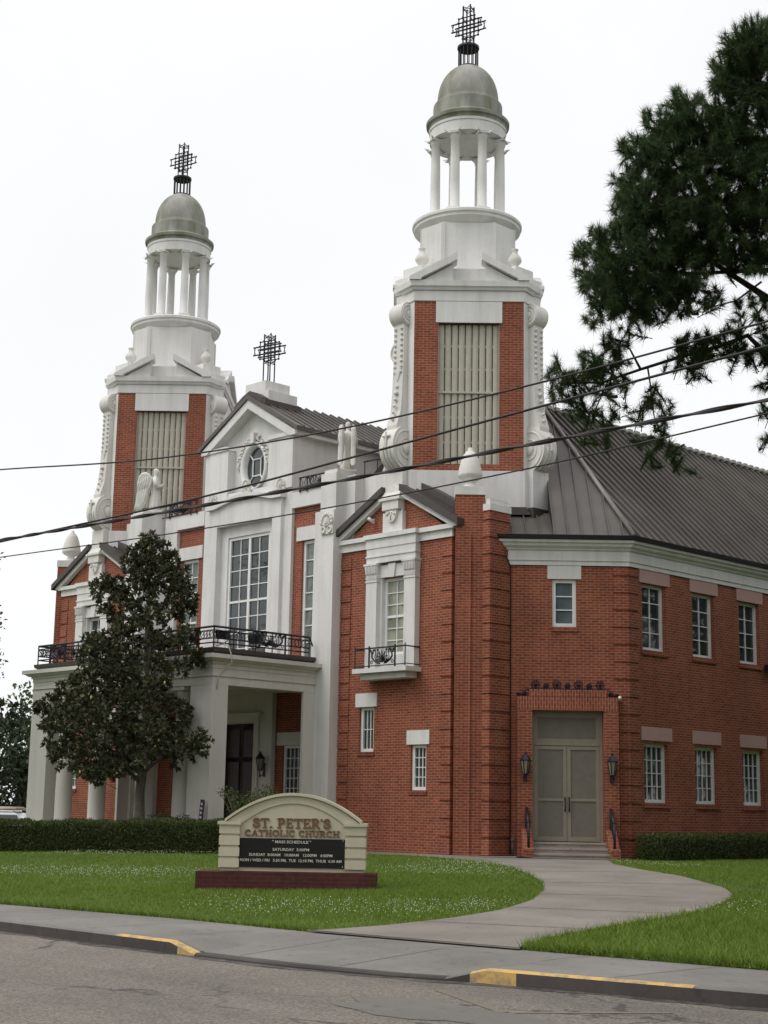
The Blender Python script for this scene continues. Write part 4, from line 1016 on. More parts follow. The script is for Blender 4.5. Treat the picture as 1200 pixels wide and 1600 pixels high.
        g.bar((5.5, .62, 11.52), (6.1, .62, 11.52), .035); g.bar((6.1, .62, 11.52), (7.0, 1.3, 11.52), .035)
        for x, y2 in ((5.55, .62), (6.1, .62), (6.9, 1.22)): g.bar((x, y2, 10.9), (x, y2, 11.52), .03)
        g.build('roof_railing', 'iron', pi)
    window(FR(0, .72), -1.067, 1.067, 5.62, 9.927, 4, 8, .06, .1, .028, 'glass', mid=4, dbl=True, parent=CH)
centre()

# --- portico
def portico():
    g = MB()
    # entablature as a ring of beams
    def ring(o, z0, z1, o2=None):
        o2 = o if o2 is None else o2
        q = lambda o: [(-4.65 - o, -4.16 - o), (4.65 + o, -4.16 - o), (4.65 + o, -.37), (-4.65 - o, -.37)]
        g.loft([[(x, y, z0) for x, y in q(o)], [(x, y, z1) for x, y in q(o2)]])
    ring(.02, 4.98, 5.1); ring(.0, 4.78, 4.978); ring(.04, 4.76, 4.778)
    for b in ((-4.65, 4.65, -4.16, -3.6), (-4.65, -4.1, -3.6, -.37), (4.1, 4.65, -3.6, -.37)): g.box(*b, 4.53, 4.758)
    ring(.06, 5.1, 5.17); ring(.12, 5.17, 5.24, .22); ring(.28, 5.242, 5.36)
    g.box(-4.45, 4.45, -.37, .6, 4.7, 5.3)
    en = g.build('portico_entablature', 'cream', CH)
    g = MB()
    q = lambda o: [(-4.5 - o, -4.0 - o), (4.5 + o, -4.0 - o), (4.5 + o, -.38), (-4.5 - o, -.38)]
    g.loft([[(x, y, z) for x, y in q(o)] for o, z in ((-.02, 5.36), (.06, 5.40), (.16, 5.46), (.18, 5.56), (.10, 5.575))])
    g.build('portico_roof', 'fascia', en)
    for s in (-1, 1):
        g = MB(); a, b = (3.66, 4.65) if s > 0 else (-4.65, -3.66)
        g.box(a, b, -4.155, -3.6, -.1, 4.528); g.build('corner_pier', 'cream', CH)
        g = MB(); a, b = (4.56, 4.65) if s > 0 else (-4.65, -4.56); g.box(a, b, -.80, -.362, -.1, 4.528); g.build('rear_pier', 'cream', CH)
    for x in (-3.02, -1.2, 1.2, 3.02):
        g = MB(); g.box(x - .32, x + .32, -4.17, -3.53, -.1, .18)
        g.lathe([(.30, .18), (.31, .24), (.27, .28), (.262, .3), (.262, 1.6), (.25, 2.8), (.228, 4.3), (.25, 4.32), (.25, 4.36), (.29, 4.42)], 28, c=(x, -3.85)); g.box(x - .3, x + .3, -4.14, -3.56, 4.42, 4.527)
        g.build('column', 'cream', CH)
    # floor
    g = MB(); g.box(-4.8, 4.8, -4.3, -.36, -.2, .1); g.build('portico_floor', 'step', en)
    # wall under the portico
    g = MB(FR(0, .72)); g.wall(-4.5, 4.5, -.1, 5.25, [(2.0, 3.65, 1.4, 3.08), (-3.65, -2.0, 1.4, 3.08)], .15)
    w = g.build('porch_wall', 'brick', CH)
    g = MB(FR(0, .55)); g.wall(-1.65, 1.65, -.1, 4.75, [(-.82, .82, .1, 3.8)], .3)
    g.box(-1.65, 1.65, .001, .17, 4.75, 4.8)
    for s in (-1, 1): g.at(FR(1.65 * s, 0, 0, 90 * s)); g.wall(*((0, .16) if s > 0 else (-.16, 0)), -.1, 4.75)
    g.M = g.M0; g.flip = False
    g.box(-1.05, -.83, -.06, -.001, .0, 3.82); g.box(.83, 1.05, -.06, -.001, .0, 3.82); g.box(-1.1, 1.1, -.1, -.001, 3.82, 4.05); g.box(-1.2, 1.2, -.14, -.001, 4.05, 4.12)
    g.build('door_frontispiece', 'cream', w)
    g = MB(FR(0, .7)); g.box(-.82, -.01, .02, .1, .1, 3.8); g.box(.01, .82, .02, .1, .1, 3.8)
    for x in (-.70, .1):
        for z0, z1 in ((.3, 1.1), (1.3, 2.6), (2.75, 3.6)): g.box(x, x + .6, .0, .02, z0, z1)
    g.build('main_door', 'darkdoor', CH)
    for s in (-1, 1):
        g = MB(FR(0, .72)); a, b = (1.75, 3.95) if s > 0 else (-3.95, -1.75); g.box(a, b, -.04, .1, 3.082, 3.48); g.build('lintel', 'cream', w)
    for a in (2.0, -3.65): window(FR(0, .72), a, a + 1.65, 1.4, 3.08, 8, 5, .09, .08, .022, 'glass', parent=CH)
    for sgn, mm in SIDES:                            # narrow panes behind the left columns belong to the wing side
        pass
    # balcony railing
    def run(g, p, q, n, panels=()):
        p, q = Vector(p), Vector(q); L = (q - p).length; d = (q - p) / L
        ang = math.degrees(math.atan2(d.y, d.x)); F = Matrix.Translation((p.x, p.y, 0)) @ Matrix.Rotation(R(ang), 4, 'Z'); g.at(F)
        g.bar((0, 0, 6.15), (L, 0, 6.15), .045); g.bar((0, 0, 5.70), (L, 0, 5.70), .028); g.bar((0, 0, 6.05), (L, 0, 6.05), .02); g.bar((0, 0, 5.82), (L, 0, 5.82), .02)
        for x in np.linspace(0, L, n): g.bar((x, 0, 5.56), (x, 0, 6.15), .032)
        x = .09
        while x < L - .05:
            if not any(a - .06 < x < b + .06 for a, b in panels):
                g.tube([(x + .085 * math.cos(a), 0, 5.935 + .1 * math.sin(a)) for a in np.linspace(0, 2 * math.pi, 9)[:-1]], .012, 4, True, smooth=False)
                g.bar((x - .09, 0, 5.83), (x + .09, 0, 6.04), .012)
            x += .135
        for a, b in panels:
            for u in (a, b): g.bar((u, 0, 5.56), (u, 0, 6.15), .05)
            ornament(g, a, b, 5.72, 6.12, 0, .017)
        g.at()
    g = MB()
    run(g, (4.56, -4.1, 0), (4.56, -.55, 0), 6, [(1.52, 2.62)])
    run(g, (-4.56, -4.1, 0), (4.56, -4.1, 0), 13, [(-0.65 + 4.56, .65 + 4.56), (.7, 1.6), (7.5, 8.4)])
    run(g, (-4.56, -.55, 0), (-4.56, -4.1, 0), 6, [(1., 2.1)])
    g.bar((4.56, -.55, 6.15), (4.56, -.42, 5.9), .04)
    g.build('balcony_railing', 'iron', en)
portico()

# ------------------------------------------------------------------ things on and around the church
_cy, _cp, _cr = R(CAM['yaw']), R(CAM['pitch']), R(CAM['roll'])
_fw = np.array([-math.sin(_cy) * math.cos(_cp), math.cos(_cy) * math.cos(_cp), math.sin(_cp)]); _r0 = np.array([math.cos(_cy), math.sin(_cy), 0]); _u0 = np.cross(_r0, _fw)
_rt = math.cos(_cr) * _r0 + math.sin(_cr) * _u0; _up = -math.sin(_cr) * _r0 + math.cos(_cr) * _u0; _C = np.array(CAM['c'])
def at(px, py, depth): return _C + depth * (_fw + _rt * (px - 600) / CAM['f'] - _up * (py - 800) / CAM['f'])

def angels():
    def make(root):
        g = MB(); n = 16
        P = [(0, 0, .21, .21), (.2, .0, .20, .20), (.45, 0, .18, .18), (.72, 0, .145, .16), (.88, 0, .16, .18), (1.02, -.01, .155, .215), (1.12, -.03, .13, .215), (1.19, -.035, .10, .15), (1.235, -.03, .062, .066), (1.27, -.02, .058, .058), (1.30, -.01, .075, .064), (1.345, 0., .095, .075), (1.40, 0, .10, .083), (1.45, -.01, .098, .085), (1.50, -.02, .075, .065), (1.525, -.02, .03, .03)]
        rings = []
        for z, cx, rx, ry in P:
            fold = .035 if z < .8 else 0
            rings.append([(cx + (rx * (1 + fold * 2 * math.cos(7 * a))) * math.cos(a), ry * (1 + fold * 2 * math.cos(7 * a)) * math.sin(a), z) for a in np.linspace(0, 2 * math.pi, n * 2 + 1)[:-1]])
        g.loft(rings, True)
        g.loft([[(.085, -.014, 1.375), (.125, 0, 1.37), (.085, .014, 1.375)], [(.085, -.008, 1.415), (.098, 0, 1.418), (.085, .008, 1.415)]])
        g.ball((.085, 0, 1.33), .03, 8, 5); g.ball((.075, 0, 1.29), .03, 8, 5)
        for s in (-1, 1):
            g.tube([(-.03, s * .17, 1.13), (.01, s * .235, .97), (.10, s * .22, .82), (.19, s * .10, .87), (.24, s * .03, .93)], [.075, .075, .085, .06, .035], 8)
            for k in range(4): g.tube([(.235, s * .03, .92 + .012 * k), (.28, s * .012, .955 + .014 * k)], .011, 5)
            g.tube([(.23, s * .035, .93), (.245, s * .02, .985)], .012, 5)
        g.box(-.28, .3, -.3, .3, -.08, -.001)
        g.build('figure', 'cast', root)
        for s in (-1, 1):
            w = MB()
            prof = [(-.10, 1.14), (-.19, 1.28), (-.33, 1.36), (-.48, 1.33), (-.58, 1.18), (-.62, .95), (-.62, .6), (-.65, .25), (-.70, .02), (-.52, .06), (-.38, .22), (-.28, .48), (-.22, .72), (-.13, .9)]
            c = (-.38, .75)
            rings = []
            for yy, sc in ((.11, .90), (.14, 1.0), (.21, 1.0), (.25, .90)):
                rings.append([(c[0] + (x - c[0]) * sc, s * (yy + .05 * (x + .4) * -1), c[1] + (z - c[1]) * sc) for x, z in prof])
            if s > 0: rings = [r[::-1] for r in rings]
            nn = len(prof); vs = [p for r in rings for p in r]
            w.add(vs, [(k * nn + i, k * nn + (i + 1) % nn, (k + 1) * nn + (i + 1) % nn, (k + 1) * nn + i) for k in range(3) for i in range(nn)] + [tuple(range(nn - 1, -1, -1)), tuple(range(3 * nn, 4 * nn))])
            for k in range(5):
                x = -.24 - .08 * k; w.tube([(x, s * .255, 1.2 - .05 * k), (x - .03, s * .262, .9), (x - .05, s * .255, .78 - .03 * k)], .014, 5)
            for k in range(4): x = -.33 - .08 * k; w.tube([(x + .03, s * .25, .75), (x - .02, s * .25, .4), (x - .06, s * .245, .16)], .013, 5)
            w.build('wing', 'cast', root)
    a = empty('angel_statue', (-4.95, .45, 11.3), rz=R(45)); make(a)
    tag(a, 'white angel statue with folded wings seen in profile before the far tower louvers', 'statue', 'angel statues on the tall pilasters')
    b = empty('angel_statue', (4.95, .45, 11.3), rz=R(135)); make(b)
    tag(b, 'white angel statue seen from behind beside the near tower scroll', 'statue', 'angel statues on the tall pilasters')
angels()

def lantern(F, label, group='black wall lanterns'):
    loc = F @ Vector((0, 0, 0)); rz = F.to_euler().z
    o = empty('wall_lantern', loc, rz=rz); tag(o, label, 'wall lantern', group)
    g = MB(); g.box(-.05, .05, -.02, 0, -.32, .1); g.tube([(0, -.02, -.22), (0, -.1, -.30), (0, -.17, -.26), (0, -.17, -.14)], .016, 6); g.bar((0, -.02, .02), (0, -.08, .02), .03); g.ball((0, -.17, -.3), .035, 8, 5)
    g.build('bracket', 'iron', o)
    def hexr(r, z): return [(r * math.cos(a), -.17 + r * math.sin(a), z) for a in np.linspace(0, 2 * math.pi, 7)[:-1]]
    g = MB(); g.loft([hexr(.06, -.15), hexr(.07, -.12)]); g.loft([hexr(.135, .22), hexr(.15, .24), hexr(.12, .29), hexr(.05, .38), hexr(.03, .40), hexr(.035, .43), hexr(.01, .46)])
    for a, b in zip(hexr(.072, -.12), hexr(.13, .23)): g.bar(a, b, .018)
    g.build('frame', 'iron', o)
    g = MB(); g.loft([hexr(.062, -.12), hexr(.118, .22)]); g.build('glass', 'amber', o)
lantern(CHF @ FR(8.93, -.3, 2.32), 'black lantern with amber glass left of the grey side door')
lantern(CHF @ FR(11.25, -.3, 2.32), 'black lantern with amber glass right of the grey side door')
lantern(FR(1.35, .54, 2.45), 'black lantern beside the dark main door inside the portico')

def small_things():
    o = empty('floodlight', (13.2, 10.35, 5.62)); tag(o, 'black wall floodlight on the side brick wall at the right edge', 'floodlight')
    g = MB(); g.box(0, .2, -.16, .16, -.04, .06); g.loft([[(.1, -.2, -.1), (.32, -.2, -.16), (.32, .2, -.16), (.1, .2, -.1)], [(.1, -.2, .08), (.32, -.2, .05), (.32, .2, .05), (.1, .2, .08)]]); g.build('housing', 'iron', o)
    g = MB(); g.box(-.04, .0, -.08, .08, -.12, .12); g.build('mount', 'plastic', o)
    for (x, y, z, lab) in ((4.5, -3.75, 5.95, 'small black floodlight on the balcony railing nearest the portico corner'), (4.5, -2.55, 5.92, 'small black floodlight on the balcony railing beside the palmette panel')):
        o = empty('floodlight', (x, y, z)); tag(o, lab, 'floodlight', 'floodlights on the balcony')
        g = MB(FR(0, 0, 0, 20)); g.loft([[(-.16, -.07, -.12), (.16, -.07, -.12), (.16, .08, -.12), (-.16, .08, -.12)], [(-.2, -.1, .1), (.2, -.1, .1), (.18, .1, .12), (-.18, .1, .12)]])
        for k in range(5): g.box(-.15 + .07 * k, -.13 + .07 * k, .09, .13, -.08, .1)
        g.build('housing', 'iron', o); g = MB(); g.tube([(-.2, 0, 0), (-.22, 0, -.2), (0, 0, -.28), (.22, 0, -.2), (.2, 0, 0)], .014, 5); g.build('yoke', 'iron', o)
    g = MB(); P = [(4.55, -4.0, 5.62), (4.72, -3.85, 5.66), (4.86, -3.8, 5.58), (4.93, -3.75, 5.36), (4.95, -3.74, 5.15), (4.72, -3.8, 4.95), (4.68, -4.0, 4.7), (4.68, -4.02, 4.4)]
    tag(g.build('cable', 'hose') if False else (g.tube(P, .018, 6), g.build('cable', 'hose'))[1], 'pale cable hanging over the portico cornice at its near corner', 'cable')
    o = empty('banner', (4.45, -4.3, 0)); tag(o, 'small purple banner on a stake leaning at the portico corner pier', 'banner')
    g = MB(FR(0, 0, 0, -12) @ Matrix.Rotation(R(9), 4, 'Y')); g.box(-.12, .12, -.012, .012, .55, 1.38); g.build('cloth', 'purple', o)
    t = MB(FR(0, 0, 0, -12) @ Matrix.Rotation(R(9), 4, 'Y'))
    for k in range(6): t.box(-.07, .05, -.018, -.012, .64 + .12 * k, .70 + .12 * k)
    t.build('lettering', 'letter', o)
    g = MB(FR(0, 0, 0, -12) @ Matrix.Rotation(R(9), 4, 'Y')); g.tube([(0, .03, 0), (0, .03, 1.4)], .014, 6); g.build('stake', 'iron', o)
    o = empty('standpipe', (11.05, 1.12, 0)); tag(o, 'short dark standpipe by the wall left of the side steps', 'pipe')
    g = MB(); g.tube([(0, 0, 0), (0, 0, .42)], .03, 8); g.build('pipe', 'plastic', o); g = MB(); g.lathe([(.05, .42), (.055, .45), (.04, .49), (.01, .5)], 10); g.tube([(0, 0, .45), (.1, -.03, .45)], .022, 6); g.build('cap', 'plastic', o)
    g = MB(); g.ball((0, 0, .04), .06, 8, 5, sx=1.6); g.ball((.1, .03, .03), .04, 7, 4, sx=1.5); g.tube([(.1, 0, .03), (.3, .08, .02), (.34, .06, .02)], .01, 5)
    tag(g.build('debris', 'debris', loc=(12.0, .3, .02)), 'small brown leaf debris lying on the path before the steps', 'debris')
    for F, lab in ((CHF @ FR(11.5, -.02, 4.2), 'tiny white security camera right of the iron cresting above the side door'), (FR(6.72, -.08, 9.42), 'tiny white security camera in the brick gable left of the keystone')):
        o = empty('security_camera', F @ Vector((0, 0, 0)), rz=F.to_euler().z); tag(o, lab, 'camera', 'security cameras on the brick')
        g = MB(Matrix.Rotation(R(-20), 4, 'X')); g.tube([(0, 0.02, 0), (0, -.22, 0)], .05, 8); g.build('body', 'trim', o); g = MB(); g.tube([(0, .04, .08), (0, -.05, .05)], .02, 6); g.build('mount', 'trim', o)
small_things()

# --- lettering
def serif(g, txt, x0, x1, z0, h, y0, y1, sw=.2):
    def arc(cx, cz, rx, rz, a0, a1, n=10): return [(cx + rx * math.cos(R(a)), cz + rz * math.sin(R(a))) for a in np.linspace(a0, a1, n)]
    b = sw / 2
    G = {'S': (.66, [arc(.33, .73, .22, .18, 30, 270) + arc(.33, .28, .24, .20, 90, -150)], [(.53, .74, .06, .12), (.11, .26, .06, .12)]),
         'T': (.74, [[(.06, 1 - b * .8), (.68, 1 - b * .8)], [(.37, .05), (.37, .95)]], [(.37, .04, .19, .04), (.06, .83, .04, .14), (.68, .83, .04, .14)]),
         '.': (.28, [], [(.12, .09, .10, .09)]), "'": (.22, [], [(.10, .86, .07, .13)]),
         'P': (.68, [[(.18, .05), (.18, .95)], [(.18, 1 - b * .7), (.38, 1 - b * .7)] + arc(.38, .72, .2, .22, 80, -80) + [(.18, .48)]], [(.17, .04, .17, .04), (.13, .96, .13, .04)]),
         'E': (.68, [[(.18, .05), (.18, .95)], [(.1, 1 - b * .7), (.58, 1 - b * .7)], [(.1, b * .7), (.6, b * .7)], [(.18, .52), (.46, .52)]], [(.58, .84, .04, .14), (.6, .17, .04, .15), (.46, .52, .03, .12), (.13, .04, .1, .04), (.13, .96, .1, .04)]),
         'R': (.76, [[(.18, .05), (.18, .95)], [(.18, 1 - b * .7), (.38, 1 - b * .7)] + arc(.38, .74, .19, .2, 80, -80) + [(.18, .52)], [(.38, .5), (.64, .05)]], [(.17, .04, .17, .04), (.13, .96, .13, .04), (.66, .04, .10, .04)]),
         'C': (.74, [arc(.40, .5, .30, .43, 48, 312, 16)], [(.60, .80, .045, .16), (.61, .17, .03, .10)]),
         'A': (.80, [[(.14, .05), (.40, .95)], [(.40, .95), (.66, .05)], [(.24, .32), (.58, .32)]], [(.13, .04, .14, .04), (.67, .04, .15, .04)]),
         'H': (.82, [[(.18, .05), (.18, .95)], [(.64, .05), (.64, .95)], [(.18, .5), (.64, .5)]], [(.18, .04, .16, .04), (.18, .96, .16, .04), (.64, .04, .16, .04), (.64, .96, .16, .04)]),
         'O': (.84, [arc(.42, .5, .31, .43, 0, 360, 20)], []), 'L': (.64, [[(.18, .05), (.18, .95)], [(.1, b * .7), (.56, b * .7)]], [(.18, .96, .16, .04), (.57, .2, .04, .17), (.12, .04, .1, .04)]),
         'I': (.38, [[(.19, .05), (.19, .95)]], [(.19, .04, .16, .04), (.19, .96, .16, .04)]),
         'U': (.80, [[(.18, .95), (.18, .35)] + arc(.40, .33, .22, .28, 180, 360, 9) + [(.62, .35), (.62, .95)]], [(.18, .96, .16, .04), (.62, .96, .15, .04)]), ' ': (.36, [], [])}
    tot = sum(G[c][0] for c in txt); sx = (x1 - x0) / tot; x = x0
    for ci, c in enumerate(txt):
        w, st, se = G[c]
        def pt(p): return (x + p[0] * sx, z0 + p[1] * h)
        k = 0
        for L in st:
            for (a, e) in zip(L[:-1], L[1:]):
                A, B = Vector(pt(a)), Vector(pt(e)); d = (B - A); thin = abs(d.x) > abs(d.y) * 1.2 and len(L) == 2
                if d.length < 1e-6: continue
                d.normalize(); n = Vector((-d.y, d.x)) * (h * sw * (.32 if thin else .5)); k += 1; yy = y0 - .0006 * k
                q = [A - n, B - n, B + n, A + n]; g.extr_y([(p.x, p.y) for p in q], yy, y1)
        for cx, cz, rx, rz in se:
            k += 1; yy = y0 - .0006 * k; a, b2 = pt((cx - rx, cz - rz)), pt((cx + rx, cz + rz)); g.box(a[0], b2[0], yy, y1, a[1], b2[1])
        x += w * sx
def text_mesh(txt, size, x0, x1, z, y, parent, mat='letter', bold=.0):
    cu = bpy.data.curves.new('lettering', 'FONT'); cu.body = txt; cu.size = size; cu.offset = bold; cu.extrude = .002; cu.resolution_u = 2; cu.align_x = 'CENTER'
    o = bpy.data.objects.new('lettering', cu); COL.objects.link(o); bpy.context.view_layer.update()
    me = bpy.data.meshes.new_from_object(o.evaluated_get(bpy.context.evaluated_depsgraph_get())); bpy.data.objects.remove(o)
    n = len(me.vertices); co = np.zeros(n * 3); me.vertices.foreach_get('co', co); co = co.reshape(-1, 3)
    s = (x1 - x0) / (co[:, 0].max() - co[:, 0].min()); c = (co[:, 0].max() + co[:, 0].min()) / 2
    nw = np.c_[(x0 + x1) / 2 + (co[:, 0] - c) * s, y - co[:, 2], z + co[:, 1]]; me.vertices.foreach_set('co', nw.ravel()); me.materials.clear(); me.materials.append(M[mat])
    o = bpy.data.objects.new('lettering', me); COL.objects.link(o); o.parent = parent
    return o
def church_sign():
    o = empty('church_sign', (16.85, -13.78, -.21), rz=R(44)); tag(o, 'cream arched monument sign with black service board on a brick base', 'sign')
    Z = .21      # local z = world z + .21
    b = MB(); b.box(-.03, 3.1, 0, .8, -.15, .29); b.build('brick_base', 'darkbrick', o)
    g = MB(); ya, yb = .18, .62
    arch = lambda u: (.95 + .435 * math.sqrt(max(0, 1 - ((u - 1.625) / 1.30) ** 2)) - .0) if False else .92 + .47 * (1 - ((u - 1.625) / 1.18) ** 2)
    P = [(.45, .30)] + [(2.80, .30)] + [(u, arch(u) + Z) for u in np.linspace(2.78, .47, 25)]
    g.extr_y([(.46, .30), (2.79, .30), (2.79, .93 + Z), *[(u, arch(u) + Z) for u in np.linspace(2.77, .48, 25)], (.46, .93 + Z)], ya + .025, yb - .05)
    # raised arch border
    inner = lambda u: .84 + .42 * (1 - ((u - 1.625) / .98) ** 2)
    N = 24
    us = np.linspace(.68, 2.57, N)
    for i in range(N - 1):
        a, c = us[i], us[i + 1]
        ua, uc = .47 + (a - .68) / 1.89 * 2.31, .47 + (c - .68) / 1.89 * 2.31
        g.extr_y([(a, max(.86, inner(a)) + Z), (c, max(.86, inner(c)) + Z), (uc, arch(uc) + Z), (ua, arch(ua) + Z)], ya, ya + .049)
    g.box(.46, .68, ya, ya + .049, .74 + Z, .862 + Z); g.box(2.57, 2.79, ya, ya + .049, .74 + Z, .862 + Z)
    body = g.build('panel', 'sign', o)
    g = MB()
    for i in range(24):
        ua, uc = .43 + 2.39 * i / 24, .43 + 2.39 * (i + 1) / 24
        ar = lambda u: .925 + .47 * (1 - ((u - 1.625) / 1.2) ** 2) + Z
        g.extr_y([(ua, ar(ua)), (uc, ar(uc)), (uc, ar(uc) + .05), (ua, ar(ua) + .05)], ya - .05, yb + .05)
    g.build('coping', 'sign', o)
    for x0, x1 in ((.34, .70), (2.55, 2.91)):
        g = MB()
        for z0, z1 in ((.36, .51), (.55, .70), (.74, .90), (.935, 1.09)): g.box(x0, x1, ya - .05, yb + .03, z0, z1); g.box(x0 + .02, x1 - .02, ya - .02, yb, z1, z1 + .046)
        g.box(x0 + .03, x1 - .03, ya - .0, yb - .02, .30, .36); g.box(x0 - .03, x1 + .02, ya - .08, yb + .05, 1.09, 1.145)
        g.build('pier', 'sign', o)
    g = MB(); g.box(.66, 2.54, ya + .0, ya + .048, .16 + Z, .655 + Z); bd = g.build('service_board', 'board', o)
    g = MB()
    for x in (.69, 2.51):
        for z in (.185, .63): g.ball((x, ya - .002, z + Z), .011, 6, 4)
    g.build('screws', 'letter', bd)
    g = MB(); serif(g, "ST. PETER'S", .91, 2.29, .835 + Z, .17, ya + .0, ya + .052, .2); g.build('lettering', 'bronze', o)
    g = MB(); serif(g, "CATHOLIC CHURCH", .78, 2.45, .692 + Z, .108, ya + .0, ya + .052, .19); g.build('lettering', 'bronze', o)
    for t, z, a, c in (('" MASS SCHEDULE "', .575, 1.27, 1.95), ('SATURDAY  5:00PM', .445, 1.28, 1.92), ('SUNDAY  8:00AM   10:00AM   12:00PM   6:00PM', .352, .87, 2.33), ('MON / WED / FRI   5:30 PM,  TUE  12:10 PM,  THUR  6:30 AM', .258, .715, 2.49)):
        text_mesh(t, .066, a, c, z + Z, ya - .003, bd, bold=.0012)
church_sign()

# --- overhead wires along the street
def wires():
    D = {'thin upper telephone wire crossing in front of the tower belfry': ([(-60, 9.3), (20.17, 5.68), (24.05, 5.26), (27.4, 5.09), (29.83, 5.08), (32.3, 5.14), (80, 9.)], .010, 0),
         'single black power cable just above the thick cable bundle': ([(-60, 6.3), (21.28, 4.66), (25.3, 4.69), (27.6, 4.77), (29.83, 4.85), (32.27, 4.93), (80, 7.2)], .0125, 0),
         'thick twisted black cable bundle sagging across the facade': ([(-60, 7.6), (20.31, 4.68), (24.1, 4.59), (27.61, 4.53), (29.83, 4.51), (32.26, 4.48), (80, 5.2)], .013, 2),
         'thin lowest wire running below the thick cable bundle': ([(-60, 6.9), (21.3, 4.41), (24.12, 4.32), (27.62, 4.27), (29.83, 4.29), (32.25, 4.37), (80, 7.3)], .0075, 0)}
    for lab, (P, r, tw) in D.items():
        xs = np.concatenate([np.linspace(-60, 14, 20), np.arange(15, 40, .25), np.linspace(42, 80, 12)])
        # smooth through the measured heights (piecewise cubic)
        px, pz = np.array([p[0] for p in P]), np.array([p[1] for p in P]); m = np.gradient(pz, px)
        zs = []
        for x in xs:
            i = min(max(np.searchsorted(px, x) - 1, 0), len(px) - 2); h = px[i + 1] - px[i]; t = (x - px[i]) / h
            zs.append((2 * t**3 - 3 * t**2 + 1) * pz[i] + (t**3 - 2 * t**2 + t) * h * m[i] + (-2 * t**3 + 3 * t**2) * pz[i + 1] + (t**3 - t**2) * h * m[i + 1])
        g = MB(); g.tube([(x, -20, z) for x, z in zip(xs, zs)], r, 6)
        if tw:
            xs2 = np.arange(15, 40, .08); z2 = np.interp(xs2, xs, zs)
            for k in range(tw): g.tube([(x, -20 + .015 * math.cos(x * 5 + k * 3.1), z + .015 * math.sin(x * 5 + k * 3.1)) for x, z in zip(xs2, z2)], .009, 5)
        tag(g.build('overhead_wire', 'wire'), lab, 'wire', 'overhead wires along the street')
wires()

# --- parked car
def car():
    o = empty('parked_car', (-24.2, 7.2, -.72), rz=R(38)); tag(o, 'white parked car with a tan load on its roof rack, behind the hedge', 'car')
    g = MB(); sec = [(-2.2, .35, .55), (-2.15, .3, .95), (-1.9, .3, 1.0), (-1.2, .3, 1.02), (.9, .3, 1.02), (1.9, .3, .92), (2.2, .35, .7), (2.22, .35, .45)]
    rings = []
    for x, z0, z1 in sec: rings.append([(x, -.85, z0), (x, .85, z0), (x, .88, (z0 + z1) / 2), (x, .8, z1), (x, -.8, z1), (x, -.88, (z0 + z1) / 2)])
    g.loft(rings); body = g.build('body', 'carpaint', o)
    g = MB(); rings = [[(x, -y, z), (x, y, z), (x, y * .97, z + .01), (x, -y * .97, z + .01)] for x, y, z in ((0, 0, 0),)]
    g.loft([[(-2.1, -.79, .98), (1.0, -.79, .98), (1.0, .79, .98), (-2.1, .79, .98)], [(-1.75, -.66, 1.46), (.3, -.66, 1.46), (.3, .66, 1.46), (-1.75, .66, 1.46)], [(-1.6, -.6, 1.5), (.15, -.6, 1.5), (.15, .6, 1.5), (-1.6, .6, 1.5)]]); g.build('cabin', 'carpaint', o)
    for s in (-1, 1):
        for a, b in ((-1.75, -.85), (-.75, .35)):
            g = MB(); y0, y1 = s * .775, s * .685
            q = [(a, y0, 1.03), (b + .2, y0, 1.03), (b, y1, 1.40), (a + .1, y1, 1.40)]; g.add([(x, y + s * .012, z) for x, y, z in q], [(0, 1, 2, 3) if s < 0 else (3, 2, 1, 0)]); g.build('side_window', 'glass', o)
        g = MB(); g.bar((-1.5, s * .55, 1.56), (.1, s * .55, 1.56), .04); g.build('roof_rail', 'chrome', o)
        for x in (-1.4, 1.4):
            g = MB(Matrix.Translation((x, s * .8, .33)) @ Matrix.Rotation(R(90), 4, 'X')); g.lathe([(.2, -.1), (.32, -.1), (.335, -.06), (.335, .06), (.32, .1), (.2, .1)], 20); w = g.build('wheel', 'tyre', o)
            g = MB(Matrix.Translation((x, s * .8, .33)) @ Matrix.Rotation(R(90), 4, 'X')); g.lathe([(.05, -.11), (.2, -.105), (.2, .105), (.05, .11)], 14); g.build('rim', 'chrome', w)
        g = MB(); g.box(-2.22, -2.14, s * .6 - .14, s * .6 + .14, .7, .9); g.build('tail_lamp', 'red', o)
    g = MB()
    for k in range(7): g.tube([(-1.7 + random.uniform(-.2, .2), -.5 + .16 * k, 1.63 + .04 * (k % 3)), (.3 + random.uniform(-.3, .3), -.45 + .15 * k, 1.65 + .05 * (k % 2))], .06, 6)
    l = g.build('roof_load', 'load'); l.location = (-24.2, 7.2, -.72); l.rotation_euler = (0, 0, R(38)); tag(l, 'pale tan bundle of long pieces tied on the roof of the parked car', 'load')
    g = MB(); g.add([(-60, -8, -.705), (-29, -8, -.705), (-29, 30, -.705), (-60, 30, -.705)], [(0, 1, 2, 3)]); g.build('parking_lot', 'asphalt', kind='structure')
car()

